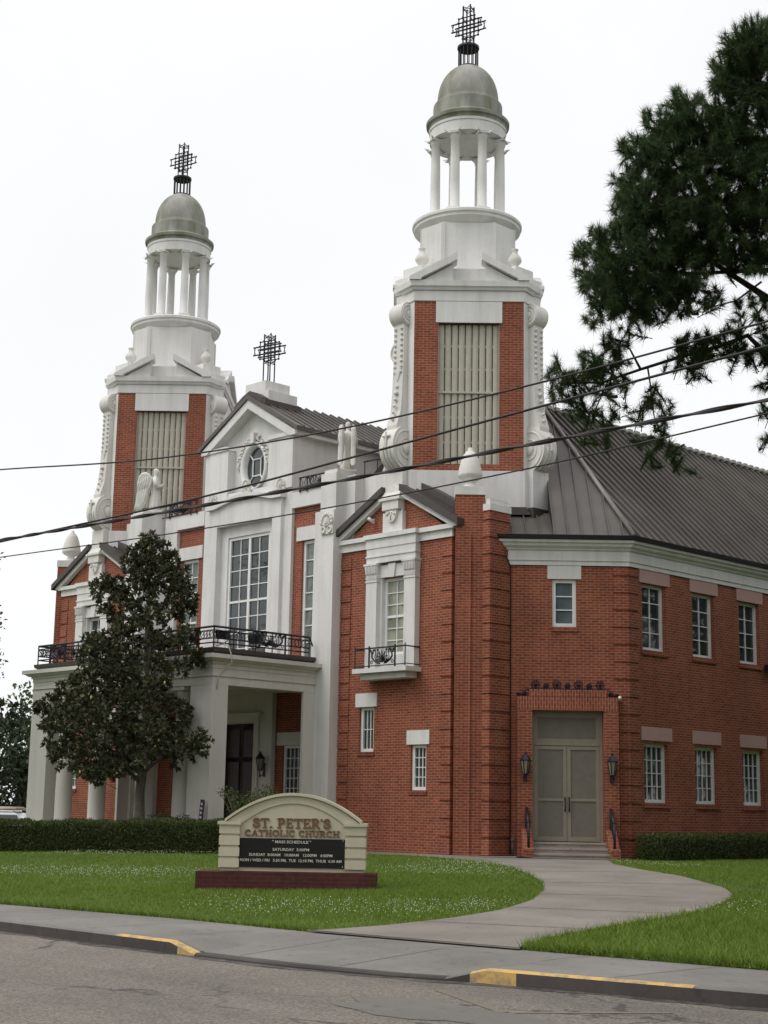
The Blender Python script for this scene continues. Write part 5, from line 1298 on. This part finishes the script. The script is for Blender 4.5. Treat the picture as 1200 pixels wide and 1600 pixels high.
# ------------------------------------------------------------------ vegetation
def unit(v): return v / np.maximum(1e-9, np.linalg.norm(v, axis=1, keepdims=True))
def leaves(P, Nn, L, W, rng, sides=4):
    """leaf cards at points P (n,3) pointing along Nn, length L, width W."""
    n = len(P); d = unit(Nn); s = unit(np.cross(d, rng.normal(size=(n, 3)))); u = np.cross(s, d)
    L = (L * rng.uniform(.7, 1.25, n))[:, None]; W = (W * rng.uniform(.75, 1.2, n))[:, None]; bend = u * L * rng.uniform(-.18, .18, n)[:, None]
    if sides == 4: V = np.stack([P, P + d * L * .5 + s * W * .5 + bend, P + d * L, P + d * L * .5 - s * W * .5 + bend], 1)
    else: V = np.stack([P, P + d * L * .28 + s * W * .42 + bend * .7, P + d * L * .68 + s * W * .42 + bend, P + d * L, P + d * L * .68 - s * W * .42 + bend, P + d * L * .28 - s * W * .42 + bend * .7], 1)
    return V.reshape(-1, 3), np.arange(n * sides).reshape(n, sides)
def cloud(cs, rs, per, rng, flat=.8, shell=.45):
    P, N = [], []
    for c, r in zip(cs, rs):
        k = int(per * r * r); v = unit(rng.normal(size=(k, 3))); q = rng.uniform(shell, 1.05, k) ** .6
        P.append(np.asarray(c) + v * (q * r)[:, None] * np.array([1, 1, flat])); N.append(v + rng.normal(size=(k, 3)) * .6 + np.array([0, 0, .15]))
    return np.vstack(P), np.vstack(N)

def magnolia():
    rg = np.random.default_rng(11)
    D0 = 43.3; base = at(216, 1322, D0 - 1.2)
    o = empty('magnolia_tree', (base[0], base[1], .02)); tag(o, 'dark glossy magnolia tree with grey trunk standing before the portico', 'tree')
    B = np.array([base[0], base[1], .02])
    cl = [(235, 846, 15), (222, 862, 22), (248, 866, 18), (205, 885, 20), (232, 892, 24), (266, 880, 15), (258, 902, 20), (288, 890, 12), (290, 908, 16), (160, 914, 17), (185, 918, 22), (214, 928, 26), (246, 932, 22), (276, 930, 22), (302, 934, 13),
          (172, 950, 14), (196, 962, 22), (226, 966, 18), (256, 958, 14), (284, 955, 14), (305, 945, 8), (150, 1005, 18), (176, 1000, 22), (204, 994, 22), (232, 1000, 16), (262, 1002, 16), (292, 995, 20), (308, 1015, 10), (132, 1022, 15), (160, 1030, 22), (190, 1032, 24), (220, 1036, 20), (250, 1040, 14), (282, 1042, 14), (300, 1038, 12), (320, 1026, 7),
          (104, 1076, 18), (128, 1060, 20), (158, 1064, 24), (188, 1064, 26), (216, 1068, 24), (244, 1066, 18), (272, 1060, 12), (70, 1100, 13), (92, 1102, 20), (120, 1098, 24), (150, 1100, 26), (182, 1102, 27), (212, 1104, 26), (240, 1100, 22), (264, 1098, 16), (283, 1112, 12),
          (80, 1122, 14), (108, 1132, 20), (138, 1134, 24), (168, 1136, 26), (198, 1138, 26), (226, 1136, 24), (254, 1134, 20), (282, 1140, 18), (306, 1152, 15), (86, 1166, 16), (112, 1172, 18), (140, 1170, 22), (170, 1172, 24), (200, 1172, 24), (228, 1170, 22), (256, 1166, 18), (284, 1168, 16), (312, 1172, 14), (330, 1174, 10),
          (92, 1184, 12), (122, 1196, 15), (148, 1204, 17), (176, 1200, 18), (204, 1198, 16), (232, 1192, 14), (136, 1216, 12), (154, 1220, 10), (282, 1186, 9), (322, 1166, 15), (335, 1172, 11), (302, 1180, 11), (62, 1110, 10), (76, 1132, 14), (84, 1180, 12), (312, 1026, 9), (300, 1120, 10)]
    cs, rs = [], []
    for x, y, r in cl:
        half = 3.0 * min(1, max(.25, (y - 815) / 260)); 
        for s in ((-1, 1) if r > 13 else (0,)):
            d = D0 + s * half * rg.uniform(.05, .85) - (x - 216) * .004; c = at(x + rg.normal() * 4, y + rg.normal() * 4, d); cs.append(c); rs.append(r / CAM['f'] * d * 1.0)
    # rosettes of leaves at twig ends
    P, N = [], []; tw = MB()
    for c, r in zip(cs, rs):
        k = int(7 + 105 * r * r)
        v = unit(rg.normal(size=(k, 3))); e = c + v * (r * rg.uniform(.25, 1.0, k) ** .6)[:, None]
        for p, w in zip(e, v):
            m = 11; dirs = unit(rg.normal(size=(m, 3)) * .8 + w * .7 + np.array([0, 0, .25])); P.append(np.repeat(p[None], m, 0)); N.append(dirs)
    V, Fc = leaves(np.vstack(P), np.vstack(N), .155, .062, rg, 6)
    V -= np.array(o.location)
    np_mesh('foliage', V, Fc, 'magnolia', o)
    bm_ = MB()
    for i in rg.choice(len(cs), 75):
        c, r = cs[i], rs[i]; v = unit(rg.normal(size=(1, 3)))[0] * r * .95; p = c + v - B; bm_.ball(tuple(p), .028, 6, 4, sz=1.9)
    bm_.build('buds', 'bud', o, kind='stuff')
    top = at(232, 850, D0) - B; q = lambda x, y, d=0: at(x, y, D0 + d) - B
    t = MB(); t.tube([(0, 0, -.1), (.03, 0, .3), *[tuple(p) for p in (q(218, 1240), q(222, 1210), q(226, 1150), q(228, 1080), q(230, 1000), q(232, 930), q(234, 860))]], [.24, .165, .14, .13, .115, .10, .08, .05, .02], 10)
    tk = t.build('trunk', 'bark', o)
    t = MB()
    for p in ([q(219, 1222), q(206, 1210, -.3), q(190, 1190, -.6), q(160, 1180, -1), q(120, 1170, -1.2)], [q(222, 1210), q(236, 1196, .2), q(262, 1178, .4), q(300, 1164, .4), q(325, 1170, .4)], [q(226, 1150), q(190, 1120, 1), q(130, 1100, 1.6), q(80, 1108, 2)], [q(226, 1150), q(260, 1120, -.8), q(288, 1105, -1)], [q(228, 1080), q(180, 1050, -.8), q(140, 1025, -1)], [q(229, 1040), q(265, 1015, .8), q(300, 1000, 1)], [q(231, 980), q(200, 950, .6), q(165, 920, 1)], [q(231, 970), q(262, 940, -.4), q(295, 925, -.6)], [q(233, 900), q(215, 880, .2), q(205, 868, .2)], [q(233, 900), q(262, 882, -.2), q(286, 888, -.2)]):
        t.tube([tuple(x) for x in p], list(np.linspace(.075, .018, len(p))), 6)
    for c, r in list(zip(cs, rs))[::2]:
        zt = c[2] - .25; a = np.array([B[0], B[1], 0]); mid = a + (c - a) * .55; mid[2] = zt
        t.tube([tuple(mid - B), tuple((mid + c) / 2 - B + np.array([0, 0, .02])), tuple(c - B)], [.02, .014, .006], 4)
    t.build('branches', 'bark', tk)
magnolia()

def pine():
    rg = np.random.default_rng(5); D0 = 24.5
    base = at(1345, 1320, D0 + .3); gz = tz(base[0], base[1])
    o = empty('pine_tree', (base[0], base[1], gz)); tag(o, 'tall dark pine tree reaching in from the right with long needle tufts', 'tree')
    B = np.array([base[0], base[1], gz])
    cl = [(1165, 75, 42), (1190, 60, 36), (1140, 120, 36), (1180, 130, 55), (1130, 170, 30), (1200, 200, 60), (1070, 180, 42), (1030, 200, 34), (1105, 210, 45), (1150, 240, 55), (1000, 240, 34), (1050, 250, 50), (985, 290, 32), (1020, 310, 50), (1080, 300, 55), (1140, 300, 50), (1190, 280, 50), (985, 345, 36), (1030, 365, 50), (1080, 360, 50), (1130, 345, 42), (1190, 345, 42),
          (925, 385, 30), (965, 385, 38), (930, 430, 30), (970, 430, 44), (1015, 425, 46), (1060, 415, 44), (1105, 395, 36), (945, 470, 30), (985, 470, 36), (1020, 475, 34), (1050, 455, 28), (925, 500, 16), (985, 510, 18), (1085, 455, 24), (1160, 400, 34), (1195, 400, 30), (1075, 480, 20), (1110, 480, 18), (1120, 520, 16), (1165, 470, 16), (1190, 510, 14),
          (875, 580, 22), (895, 600, 24), (920, 575, 26), (945, 560, 24), (870, 610, 16), (905, 630, 22), (940, 610, 20), (965, 590, 18), (955, 535, 20), (975, 555, 18), (930, 655, 18), (960, 650, 14), (990, 640, 15), (1015, 620, 20), (1035, 640, 18), (1025, 675, 20), (1045, 700, 17), (1020, 715, 14), (1060, 718, 12), (1005, 690, 12), (950, 680, 14), (915, 685, 13), (1080, 545, 26), (1105, 545, 22), (1060, 565, 18), (1085, 580, 16), (1130, 540, 18), (1160, 545, 16), (1190, 560, 16), (1195, 600, 14), (1195, 640, 10), (1197, 682, 9), (1145, 555, 12), (1185, 470, 14), (1190, 485, 15), (1158, 502, 16), (1138, 522, 15), (1198, 540, 17), (1174, 556, 15), (1120, 455, 16)]
    # the part of the crown beyond the right edge of the picture
    for i in range(46):
        x = 1235 + rg.uniform(0, 260); y = rg.uniform(-140, 560); cl.append((x, y, 46))
    T_, A_ = [], []; tw = MB(); spine = np.array(at(1345, 500, D0 + .3))
    for x, y, r in cl:
        hd = 1.4 * min(1, max(.3, (min(y, 470) - 20) / 300)) if y < 520 else .55
        n = max(3, int(r * r / 26)) if r > 25 else max(4, int(r * r / 42))
        cc = at(x, y, D0 + rg.uniform(-.3, .3) * hd)
        lim = B + np.array([0, 0, max(2, cc[2] - gz + .5)]); root = cc + (lim - cc) * .06 + np.array([0, 0, -.1])
        if r > 16 and rg.uniform() < .35: tw.tube([tuple(root - B), tuple((root + cc) / 2 - B + np.array([0, 0, -.06])), tuple(cc - B)], [.03, .022, .014], 5)
        for k in range(n):
            a = rg.uniform(0, 2 * math.pi); q = math.sqrt(rg.uniform(0, 1)) * r * 1.06
            p = at(x + q * math.cos(a), y + q * math.sin(a), D0 + rg.uniform(-1, 1) * hd)
            ax = unit(((p - cc) + np.array([0, 0, .16]) + rg.normal(size=3) * .14)[None])[0]; T_.append(p); A_.append(ax)
            tw.tube([tuple(p - ax * rg.uniform(.2, .4) - B + rg.normal(size=3) * .03), tuple(p - B)], [.009, .006], 3, smooth=False)
    P = np.array(T_); A = np.array(A_); m = 120; n = len(P)
    back = rg.uniform(0, .30, (n, m, 1)); start = P[:, None] - A[:, None] * back
    d = rg.normal(size=(n, m, 3)) * .55 + A[:, None] * 1.0; d /= np.linalg.norm(d, axis=2, keepdims=True)
    L = rg.uniform(.11, .20, (n, m, 1)); tip = start + d * L; tip[..., 2] -= .03 * (1 - d[..., 2]) * L[..., 0] * 4
    s = np.cross(d, rg.normal(size=(n, m, 3))); s /= np.linalg.norm(s, axis=2, keepdims=True); w = .0048
    V = np.stack([start - s * w, start + s * w, tip], 2).reshape(-1, 3) - B
    np_mesh('needles', V, np.arange(n * m * 3).reshape(-1, 3), 'needle', o)
    q = lambda x, y, d=0: tuple(at(x, y, D0 + d) - B)
    t = MB(); top = at(1345, -150, D0 + .3) - B
    t.tube([(0, 0, -.2), (0, 0, .4), (top[0] * .4, top[1] * .4, top[2] * .4), (top[0] * .8, top[1] * .8, top[2] * .8), tuple(top)], [.42, .32, .26, .14, .04], 12); tk = t.build('trunk', 'pinebark', o)
    for pts, r0 in (([q(1345, 560, .3), q(1260, 505), q(1200, 466), q(1160, 440), q(1120, 414, -.1), q(1075, 380, -.2), q(1040, 340, -.3)], .075), ([q(1345, 480, .3), q(1250, 432), q(1200, 422, .2), q(1144, 424, .2), q(1085, 428, .2), q(1020, 420, .2), q(960, 400, .2)], .055),
                    ([q(1345, 500, .3), q(1230, 420, .4), q(1160, 372, .3), q(1120, 318, .2), q(1080, 250, .1), q(1050, 210, .1)], .06), ([q(1345, 660, .3), q(1260, 600), q(1200, 556), q(1168, 524), q(1125, 541), q(1068, 556), q(1001, 577), q(940, 598), q(880, 598)], .055),
                    ([q(1001, 577), q(984, 545), q(950, 525)], .022), ([q(1012, 574), q(1016, 600), q(1022, 650), q(1040, 700)], .016), ([q(950, 596), q(930, 640), q(920, 680)], .014), ([q(1060, 558), q(1085, 575)], .014), ([q(1200, 466), q(1178, 500, .2), q(1150, 530, .2)], .02), ([q(1190, 440), q(1150, 470, .1), q(1110, 480, .1), q(1080, 470, .1)], .018), ([q(1345, 300, .3), q(1240, 220, .2), q(1180, 120, .1), q(1165, 70, 0)], .05), ([q(1260, 600), q(1215, 620, -.1), q(1195, 670, -.1)], .02)):
        t = MB(); t.tube(pts, list(np.linspace(r0, max(.006, r0 * .25), len(pts))), 7); t.build('limb', 'pinebark', tk)
    tw.build('twigs', 'pinebark', tk)
pine()

def broadleaf(px, py_top, depth, wpx, label, mat, group=None, seed=1, leaf=.16, per=260, extra=(), base_py=1275, gz=None):
    rg = np.random.default_rng(seed); b = at(px, base_py, depth); gz = tz(b[0], b[1]) if gz is None else gz
    o = empty('broadleaf_tree', (b[0], b[1], gz)); tag(o, label, 'tree', group); B = np.array([b[0], b[1], gz])
    H = at(px, py_top, depth)[2] - gz; Wd = wpx / CAM['f'] * depth / 2; cs, rs = [], []
    n = 46
    for i in range(n):
        a = rg.uniform(0, 2 * math.pi); z = rg.uniform(.16, .94); rad = Wd * math.sqrt(max(.05, 1 - abs((z - .48) / .56) ** 2.2)) * math.sqrt(rg.uniform(.05, 1)); r = Wd * rg.uniform(.17, .30)
        cs.append(np.array([b[0] + rad * math.cos(a), b[1] + rad * math.sin(a), gz + H * z])); rs.append(r)
    for x, y, r in extra: cs.append(at(x, y, depth + rg.uniform(-.6, .6))); rs.append(r / CAM['f'] * depth)
    P, N = cloud(cs, rs, per, rg); V, Fc = leaves(P, N, leaf, leaf * .55, rg); np_mesh('crown', V - B, Fc, mat, o)
    t = MB(); t.tube([(0, 0, -.2), (0, 0, .5), (.1, .05, H * .4), (0, .1, H * .85)], [.3, .24, .17, .04], 9); tk = t.build('trunk', 'bark', o)
    t = MB()
    for c in cs[::2] + cs[n:]:
        z = max(.8, (c[2] - gz) * .62); t.tube([(.05, .03, min(z, H * .8)), tuple((c - B) * np.array([.55, .55, 1]) + np.array([0, 0, -.2])), tuple(c - B)], [.07, .04, .015], 5)
    t.build('branches', 'bark', tk)
broadleaf(-12, 1088, 92, 120, 'dark dense tree at the left edge behind the parked car', 'tree_a', 'trees beyond the portico', 1, .42, 130)
broadleaf(42, 1052, 98, 95, 'lighter green tree rising behind the left portico pier', 'tree_b', 'trees beyond the portico', 2, .36, 110)
broadleaf(30, 1150, 88, 110, 'low dark tree directly behind the left portico pier', 'tree_a', 'trees beyond the portico', 3, .42, 150)
broadleaf(-90, 1050, 84, 150, 'dark tree mostly outside the left edge beyond the car', 'tree_a', 'trees beyond the portico', 4, .42, 120)
broadleaf(-150, 690, 48, 270, 'near tree outside the left edge whose leaf tips reach into view', 'tree_a', None, 6, .15, 190,
          extra=[(-22, 735, 18), (-4, 742, 10), (-2, 800, 7), (-20, 1030, 24), (2, 1030, 12), (-4, 1055, 13), (-6, 1005, 10), (-14, 880, 10)], base_py=1320, gz=-.2)

def side_trees():
    rg0 = np.random.default_rng(3)
    spots = [(22.5, 14, 15, 4.6), (25.5, 4.5, 16, 4.8), (21, 25, 14, 5), (31, -3, 15, 5), (34, 9, 17, 6), (30, 20, 16, 6), (36, -11, 14, 4.2)]  # unseen trees, added to keep sky light off the side wall
    spots += [(x, -46 - 4 * (i % 2), 11 + 3 * ((i * 7) % 3) / 2, 5.2) for i, x in enumerate(np.arange(-14, 80, 8.5))]
    for i, (x, y, H, r) in enumerate(spots):
        rg = np.random.default_rng(200 + i); gz = tz(x, y) if y > -18 else -.6; B = np.array([x, y, gz]); cs, rs = [], []
        o = empty('broadleaf_tree', tuple(B)); tag(o, 'tall leafy tree added out of view beside the church to shade its side wall' if y > -18 else 'street tree standing across the road behind the viewpoint', 'tree', 'added trees shading the side wall' if y > -18 else 'trees across the road')
        for k in range(34):
            a = rg.uniform(0, 2 * math.pi); z = rg.uniform(.2, .93); rad = r * .85 * math.sqrt(max(.05, 1 - abs((z - .5) / .52) ** 2.2)) * math.sqrt(rg.uniform(.03, 1)); cs.append(B + np.array([rad * math.cos(a), rad * math.sin(a), H * z])); rs.append(r * rg.uniform(.24, .36))
        P, N = cloud(cs, rs, 95, rg); V, Fc = leaves(P, N, .46, .26, rg); np_mesh('crown', V - B, Fc, 'tree_a', o)
        t = MB(); t.tube([(0, 0, -.3), (0, 0, .6), (.15, .1, H * .45), (0, .1, H * .85)], [.34, .27, .2, .05], 9); tk = t.build('trunk', 'bark', o); t = MB()
        for c in cs[::2]: t.tube([(.05, .03, max(.8, (c[2] - gz) * .6)), tuple((c - B) * np.array([.55, .55, 1]) + np.array([0, 0, -.2])), tuple(c - B)], [.08, .05, .015], 5)
        t.build('branches', 'bark', tk)
side_trees()

def hedge(pts, h, w, label, seed, leaf=.05, per=2400, zf=None):
    rg = np.random.default_rng(seed); o = empty('hedge', (pts[0][0], pts[0][1], tz(*pts[0]))); tag(o, label, 'hedge', 'clipped hedges')
    B = np.array(o.location); P, N = [], []; core = MB()
    for a, b in zip(pts[:-1], pts[1:]):
        a, b = np.array(a), np.array(b); L = np.hypot(*(b - a)); d = (b - a) / L; nrm = np.array([-d[1], d[0]]); k = int(per * L * (2 * h + w))
        s = rg.uniform(-.02, L + .02, k); f = rg.uniform(0, 2 * h + w, k)
        side = np.where(f < h, -1, np.where(f < 2 * h, 1, 0)); off = np.where(side != 0, side * w / 2, rg.uniform(-w / 2, w / 2, k)); zz = np.where(side != 0, rg.uniform(.02, h, k), h)
        wob = .04 * np.sin(s * 3.1 + seed) + .03 * np.sin(s * 7.3) + .02 * np.sin(s * 13 + off * 5)
        jit = rg.uniform(-.10, .035, k); zz = zz * (1 + wob * .9) + np.where(side == 0, jit, 0); round_ = np.where((side != 0) & (zz > h * .8), -(zz / h - .8) * .5 * w * .5, 0)
        off = off * (1 + wob * .5) + np.where(side != 0, side * (jit + round_), 0)
        xy = a + d * s[:, None] + nrm * off[:, None]; gz = np.array([tz(x, y) for x, y in xy])
        P.append(np.c_[xy, gz + zz]); N.append(np.c_[nrm[None] * side[:, None], np.where(side == 0, 1., .25)] + rg.normal(size=(k, 3)) * .7)
        F = Matrix.Translation((a[0] - B[0], a[1] - B[1], 0)) @ Matrix.Rotation(math.atan2(d[1], d[0]), 4, 'Z'); core.at(F); za = tz(*a) - B[2]; zb = tz(*b) - B[2]
        e0, e1 = (.12 if (a == np.array(pts[0])).all() else -.1), (.12 if (b == np.array(pts[-1])).all() else -.1)
        core.loft([[(e0, -w / 2 + .1, za - .1), (L - e1, -w / 2 + .1, zb - .1), (L - e1, w / 2 - .1, zb - .1), (e0, w / 2 - .1, za - .1)], [(e0, -w / 2 + .16, za + h - .10), (L - e1, -w / 2 + .16, zb + h - .10), (L - e1, w / 2 - .16, zb + h - .10), (e0, w / 2 - .16, za + h - .10)]])
    for p, q in ((pts[0], pts[1]), (pts[-1], pts[-2])):
        p, q = np.array(p), np.array(q); d = (p - q) / np.hypot(*(p - q)); nrm = np.array([-d[1], d[0]]); k = int(per * w * h * 1.6); oo = rg.uniform(-w / 2, w / 2, k); zz = rg.uniform(.02, h, k)
        xy = p + nrm * oo[:, None] + d * (rg.uniform(-.05, .08, k) + .06 * (1 - (2 * oo / w) ** 2))[:, None]; P.append(np.c_[xy, zz + tz(*p)]); N.append(np.c_[np.tile(d, (k, 1)), np.full(k, .2)] + rg.normal(size=(k, 3)) * .7)
    V, Fc = leaves(np.vstack(P), np.vstack(N), leaf, leaf * .6, rg); np_mesh('foliage', V - B, Fc, 'hedge', o); core.build('dark_core', 'hedgecore', o)  # core is an added solid dark box, stops the hedge being see-through
hedge([(7.6, -5.9), (5.2, -6.8), (1.4, -8.5), (-2.6, -10.4), (-6.0, -12.0)], .76, .8, 'long clipped green hedge running along before the portico columns', 21)
hedge([(13.95, 3.3), (13.98, 7), (14., 11), (14., 17)], .64, .9, 'low rounded dark green hedge along the right side brick wall', 22, .055, 1100)

def shrub():
    rg = np.random.default_rng(31); b = at(385, 1320, 38.6); o = empty('shrub', (b[0], b[1], tz(b[0], b[1]))); tag(o, 'loose leafy shrub growing behind the left half of the church sign', 'shrub'); B = np.array(o.location)
    cl = [(352, 1236, 9), (345, 1240, 6), (362, 1244, 10), (372, 1252, 13), (390, 1248, 12), (405, 1242, 12), (418, 1236, 12), (426, 1240, 10), (398, 1258, 14), (378, 1264, 14), (412, 1256, 12), (365, 1262, 10), (390, 1275, 16), (370, 1280, 12), (410, 1275, 14)]
    cs = [at(x, y, 38.6 + rg.uniform(-.5, .5)) for x, y, r in cl]; rs = [r / CAM['f'] * 38.6 * 1.1 for x, y, r in cl]
    P, N = cloud(cs, rs, 2300, rg, shell=.1); V, Fc = leaves(P, N, .07, .032, rg); np_mesh('foliage', V - B, Fc, 'hedge', o)
    t = MB()
    for c in cs: t.tube([(0, 0, -.05), tuple((c - B) * .5 + np.array([0, 0, .1])), tuple(c - B)], [.022, .014, .005], 5)
    t.build('stems', 'bark', o)
shrub()
def low_planting():
    for i, (px, r, lab) in enumerate(((262, .22, 'small dark plant at the foot of the magnolia behind the hedge'), (285, .2, 'small dark plant behind the hedge near the purple banner'), (245, .24, 'small dark plant right beside the magnolia trunk'))):
        rg = np.random.default_rng(40 + i); b = at(px, 1315, 41.6); z = tz(b[0], b[1]); o = empty('low_plant', (b[0], b[1], z)); tag(o, lab, 'plant', 'low plants behind the hedge'); B = np.array(o.location)
        P, N = cloud([B + np.array([0, 0, .62 + .1 * rg.uniform()]), B + np.array([.2, .2, .6]), B + np.array([0, 0, .4])], [r * 1.2, r * 1.1, r * 1.3], 3000, rg, shell=.1); V, Fc = leaves(P, N, .09, .04, rg); np_mesh('foliage', V - B, Fc, 'magnolia', o)
        t = MB()
        for k in range(4): t.tube([(0, 0, -.02), (rg.uniform(-.1, .1), rg.uniform(-.1, .1), .6)], [.015, .006], 5)
        t.build('stems', 'bark', o)
low_planting()

def grass():
    rg = np.random.default_rng(77); C2 = np.array(CAM['c'][:2])
    def ok(X, Y, m=.0):
        ly = np.interp(X, [p[0] for p in LAWN], [p[1] for p in LAWN]); r = (Y > ly + .03 - m) & ~inside(PATH_POLY, X, Y)
        r &= ~((X > -5) & (X < 5.4) & (Y > -4.4)) & ~((X > -13.2) & (X < 10.9) & (Y > -.05)) & ~((Y > X - 9.7) & (X < 13.2) & (X > 8)) & ~((X <= 13.2) & (Y > 0))
        u = (X - 16.85) * math.cos(R(44)) + (Y + 13.78) * math.sin(R(44)); v = -(X - 16.85) * math.sin(R(44)) + (Y + 13.78) * math.cos(R(44))
        return r & ~((u > 0) & (u < 3) & (v > 0) & (v < .8))
    XY = []
    for n, (x0, x1, y0, y1) in ((340000, (2, 34, -18.2, -1)), (160000, (15, 34, -18.2, -8)), (60000, (13, 24, -6, 8)), (40000, (-20, 5, -18.2, -5))):
        X, Y = rg.uniform(x0, x1, n), rg.uniform(y0, y1, n); k = ok(X, Y); XY.append(np.c_[X[k], Y[k]])
    XY = np.vstack(XY)
    v = XY - C2; dep = v @ _fw[:2] / np.hypot(*_fw[:2]); lat = v @ _r0[:2]
    XY = XY[(np.abs(lat) < dep * .29 + .5)]
    # ragged fringes beside the paving
    ed = []
    for L in (PL, PR):
        A = resample(L, 3500); ed.append(A + rg.normal(size=A.shape) * .05)
    X = rg.uniform(14, 34, 9000); Y = np.interp(X, [p[0] for p in LAWN], [p[1] for p in LAWN]) + np.abs(rg.normal(size=9000)) * .06; ed.append(np.c_[X, Y])
    ed = np.vstack(ed); ed = ed[ok(ed[:, 0], ed[:, 1], .04)]
    thin = np.sin(XY[:, 0] * 1.7 + 2 * np.sin(XY[:, 1] * .9)) + np.sin(XY[:, 1] * 2.3 + np.sin(XY[:, 0] * 1.1)); XY = XY[(thin < 1.15) | (rg.uniform(size=len(XY)) < .45)]
    n0, n1 = len(XY), len(ed); XY = np.vstack([XY, ed]); n = n0 + n1
    patch = .5 + .5 * np.sin(XY[:, 0] * .9 + 1.3 * np.sin(XY[:, 1] * .7)) * np.sin(XY[:, 1] * 1.1 + .8 * np.sin(XY[:, 0] * .5))
    h = rg.uniform(.03, .075, n) * (.75 + .5 * patch); right = (XY[:, 0] > 24.5) & (XY[:, 1] < -11); h[right] *= 1.35; h[n0:] *= rg.uniform(1., 1.9, n1)
    w = rg.uniform(.004, .009, n); a = rg.uniform(0, 2 * math.pi, n); ln = rg.normal(size=(n, 2)) * .5 * h[:, None]
    Z = np.array([tz(x, y) for x, y in XY]) - .005
    p = np.c_[XY, Z]; s = np.c_[np.cos(a), np.sin(a), np.zeros(n)] * w[:, None]
    V = np.stack([p - s, p + s, p + np.c_[ln, h]], 1).reshape(-1, 3)
    g = np_mesh('grass', V, np.arange(3 * n).reshape(n, 3), 'grass'); g['kind'] = 'stuff'; g['label'] = 'short green lawn grass with ragged edges'; g['category'] = 'grass'
    # clover heads in drifts
    m = 42000; X, Y = rg.uniform(4, 33, m), rg.uniform(-17.6, 1, m)
    f = np.sin(X * .55 + 2 * np.sin(Y * .33)) + np.sin(Y * .8 + 1.5 * np.sin(X * .41)) + rg.normal(size=m) * .55
    near = np.minimum(1, np.hypot(X - C2[0], Y - C2[1]) / 26)
    k = ok(X, Y) & (f > 1.3) & (rg.uniform(size=m) < near); X, Y = X[k], Y[k]; m = len(X)
    hh = rg.uniform(.05, .09, m); r = rg.uniform(.006, .0115, m); c = np.c_[X, Y, np.array([tz(x, y) for x, y in zip(X, Y)]) + hh]
    o8 = np.array([[1, 0, 0], [-1, 0, 0], [0, 1, 0], [0, -1, 0], [0, 0, 1], [0, 0, -1.]]); V = (c[:, None] + o8[None] * r[:, None, None]).reshape(-1, 3)
    f8 = np.array([[0, 2, 4], [2, 1, 4], [1, 3, 4], [3, 0, 4], [2, 0, 5], [1, 2, 5], [3, 1, 5], [0, 3, 5]]); Fc = (np.arange(m)[:, None, None] * 6 + f8[None]).reshape(-1, 3)
    q = np_mesh('clover_flowers', V, Fc, 'clover'); q['kind'] = 'stuff'; q['label'] = 'white clover heads scattered in drifts over the lawn'; q['category'] = 'clover'
grass()
bpy.context.view_layer.update()
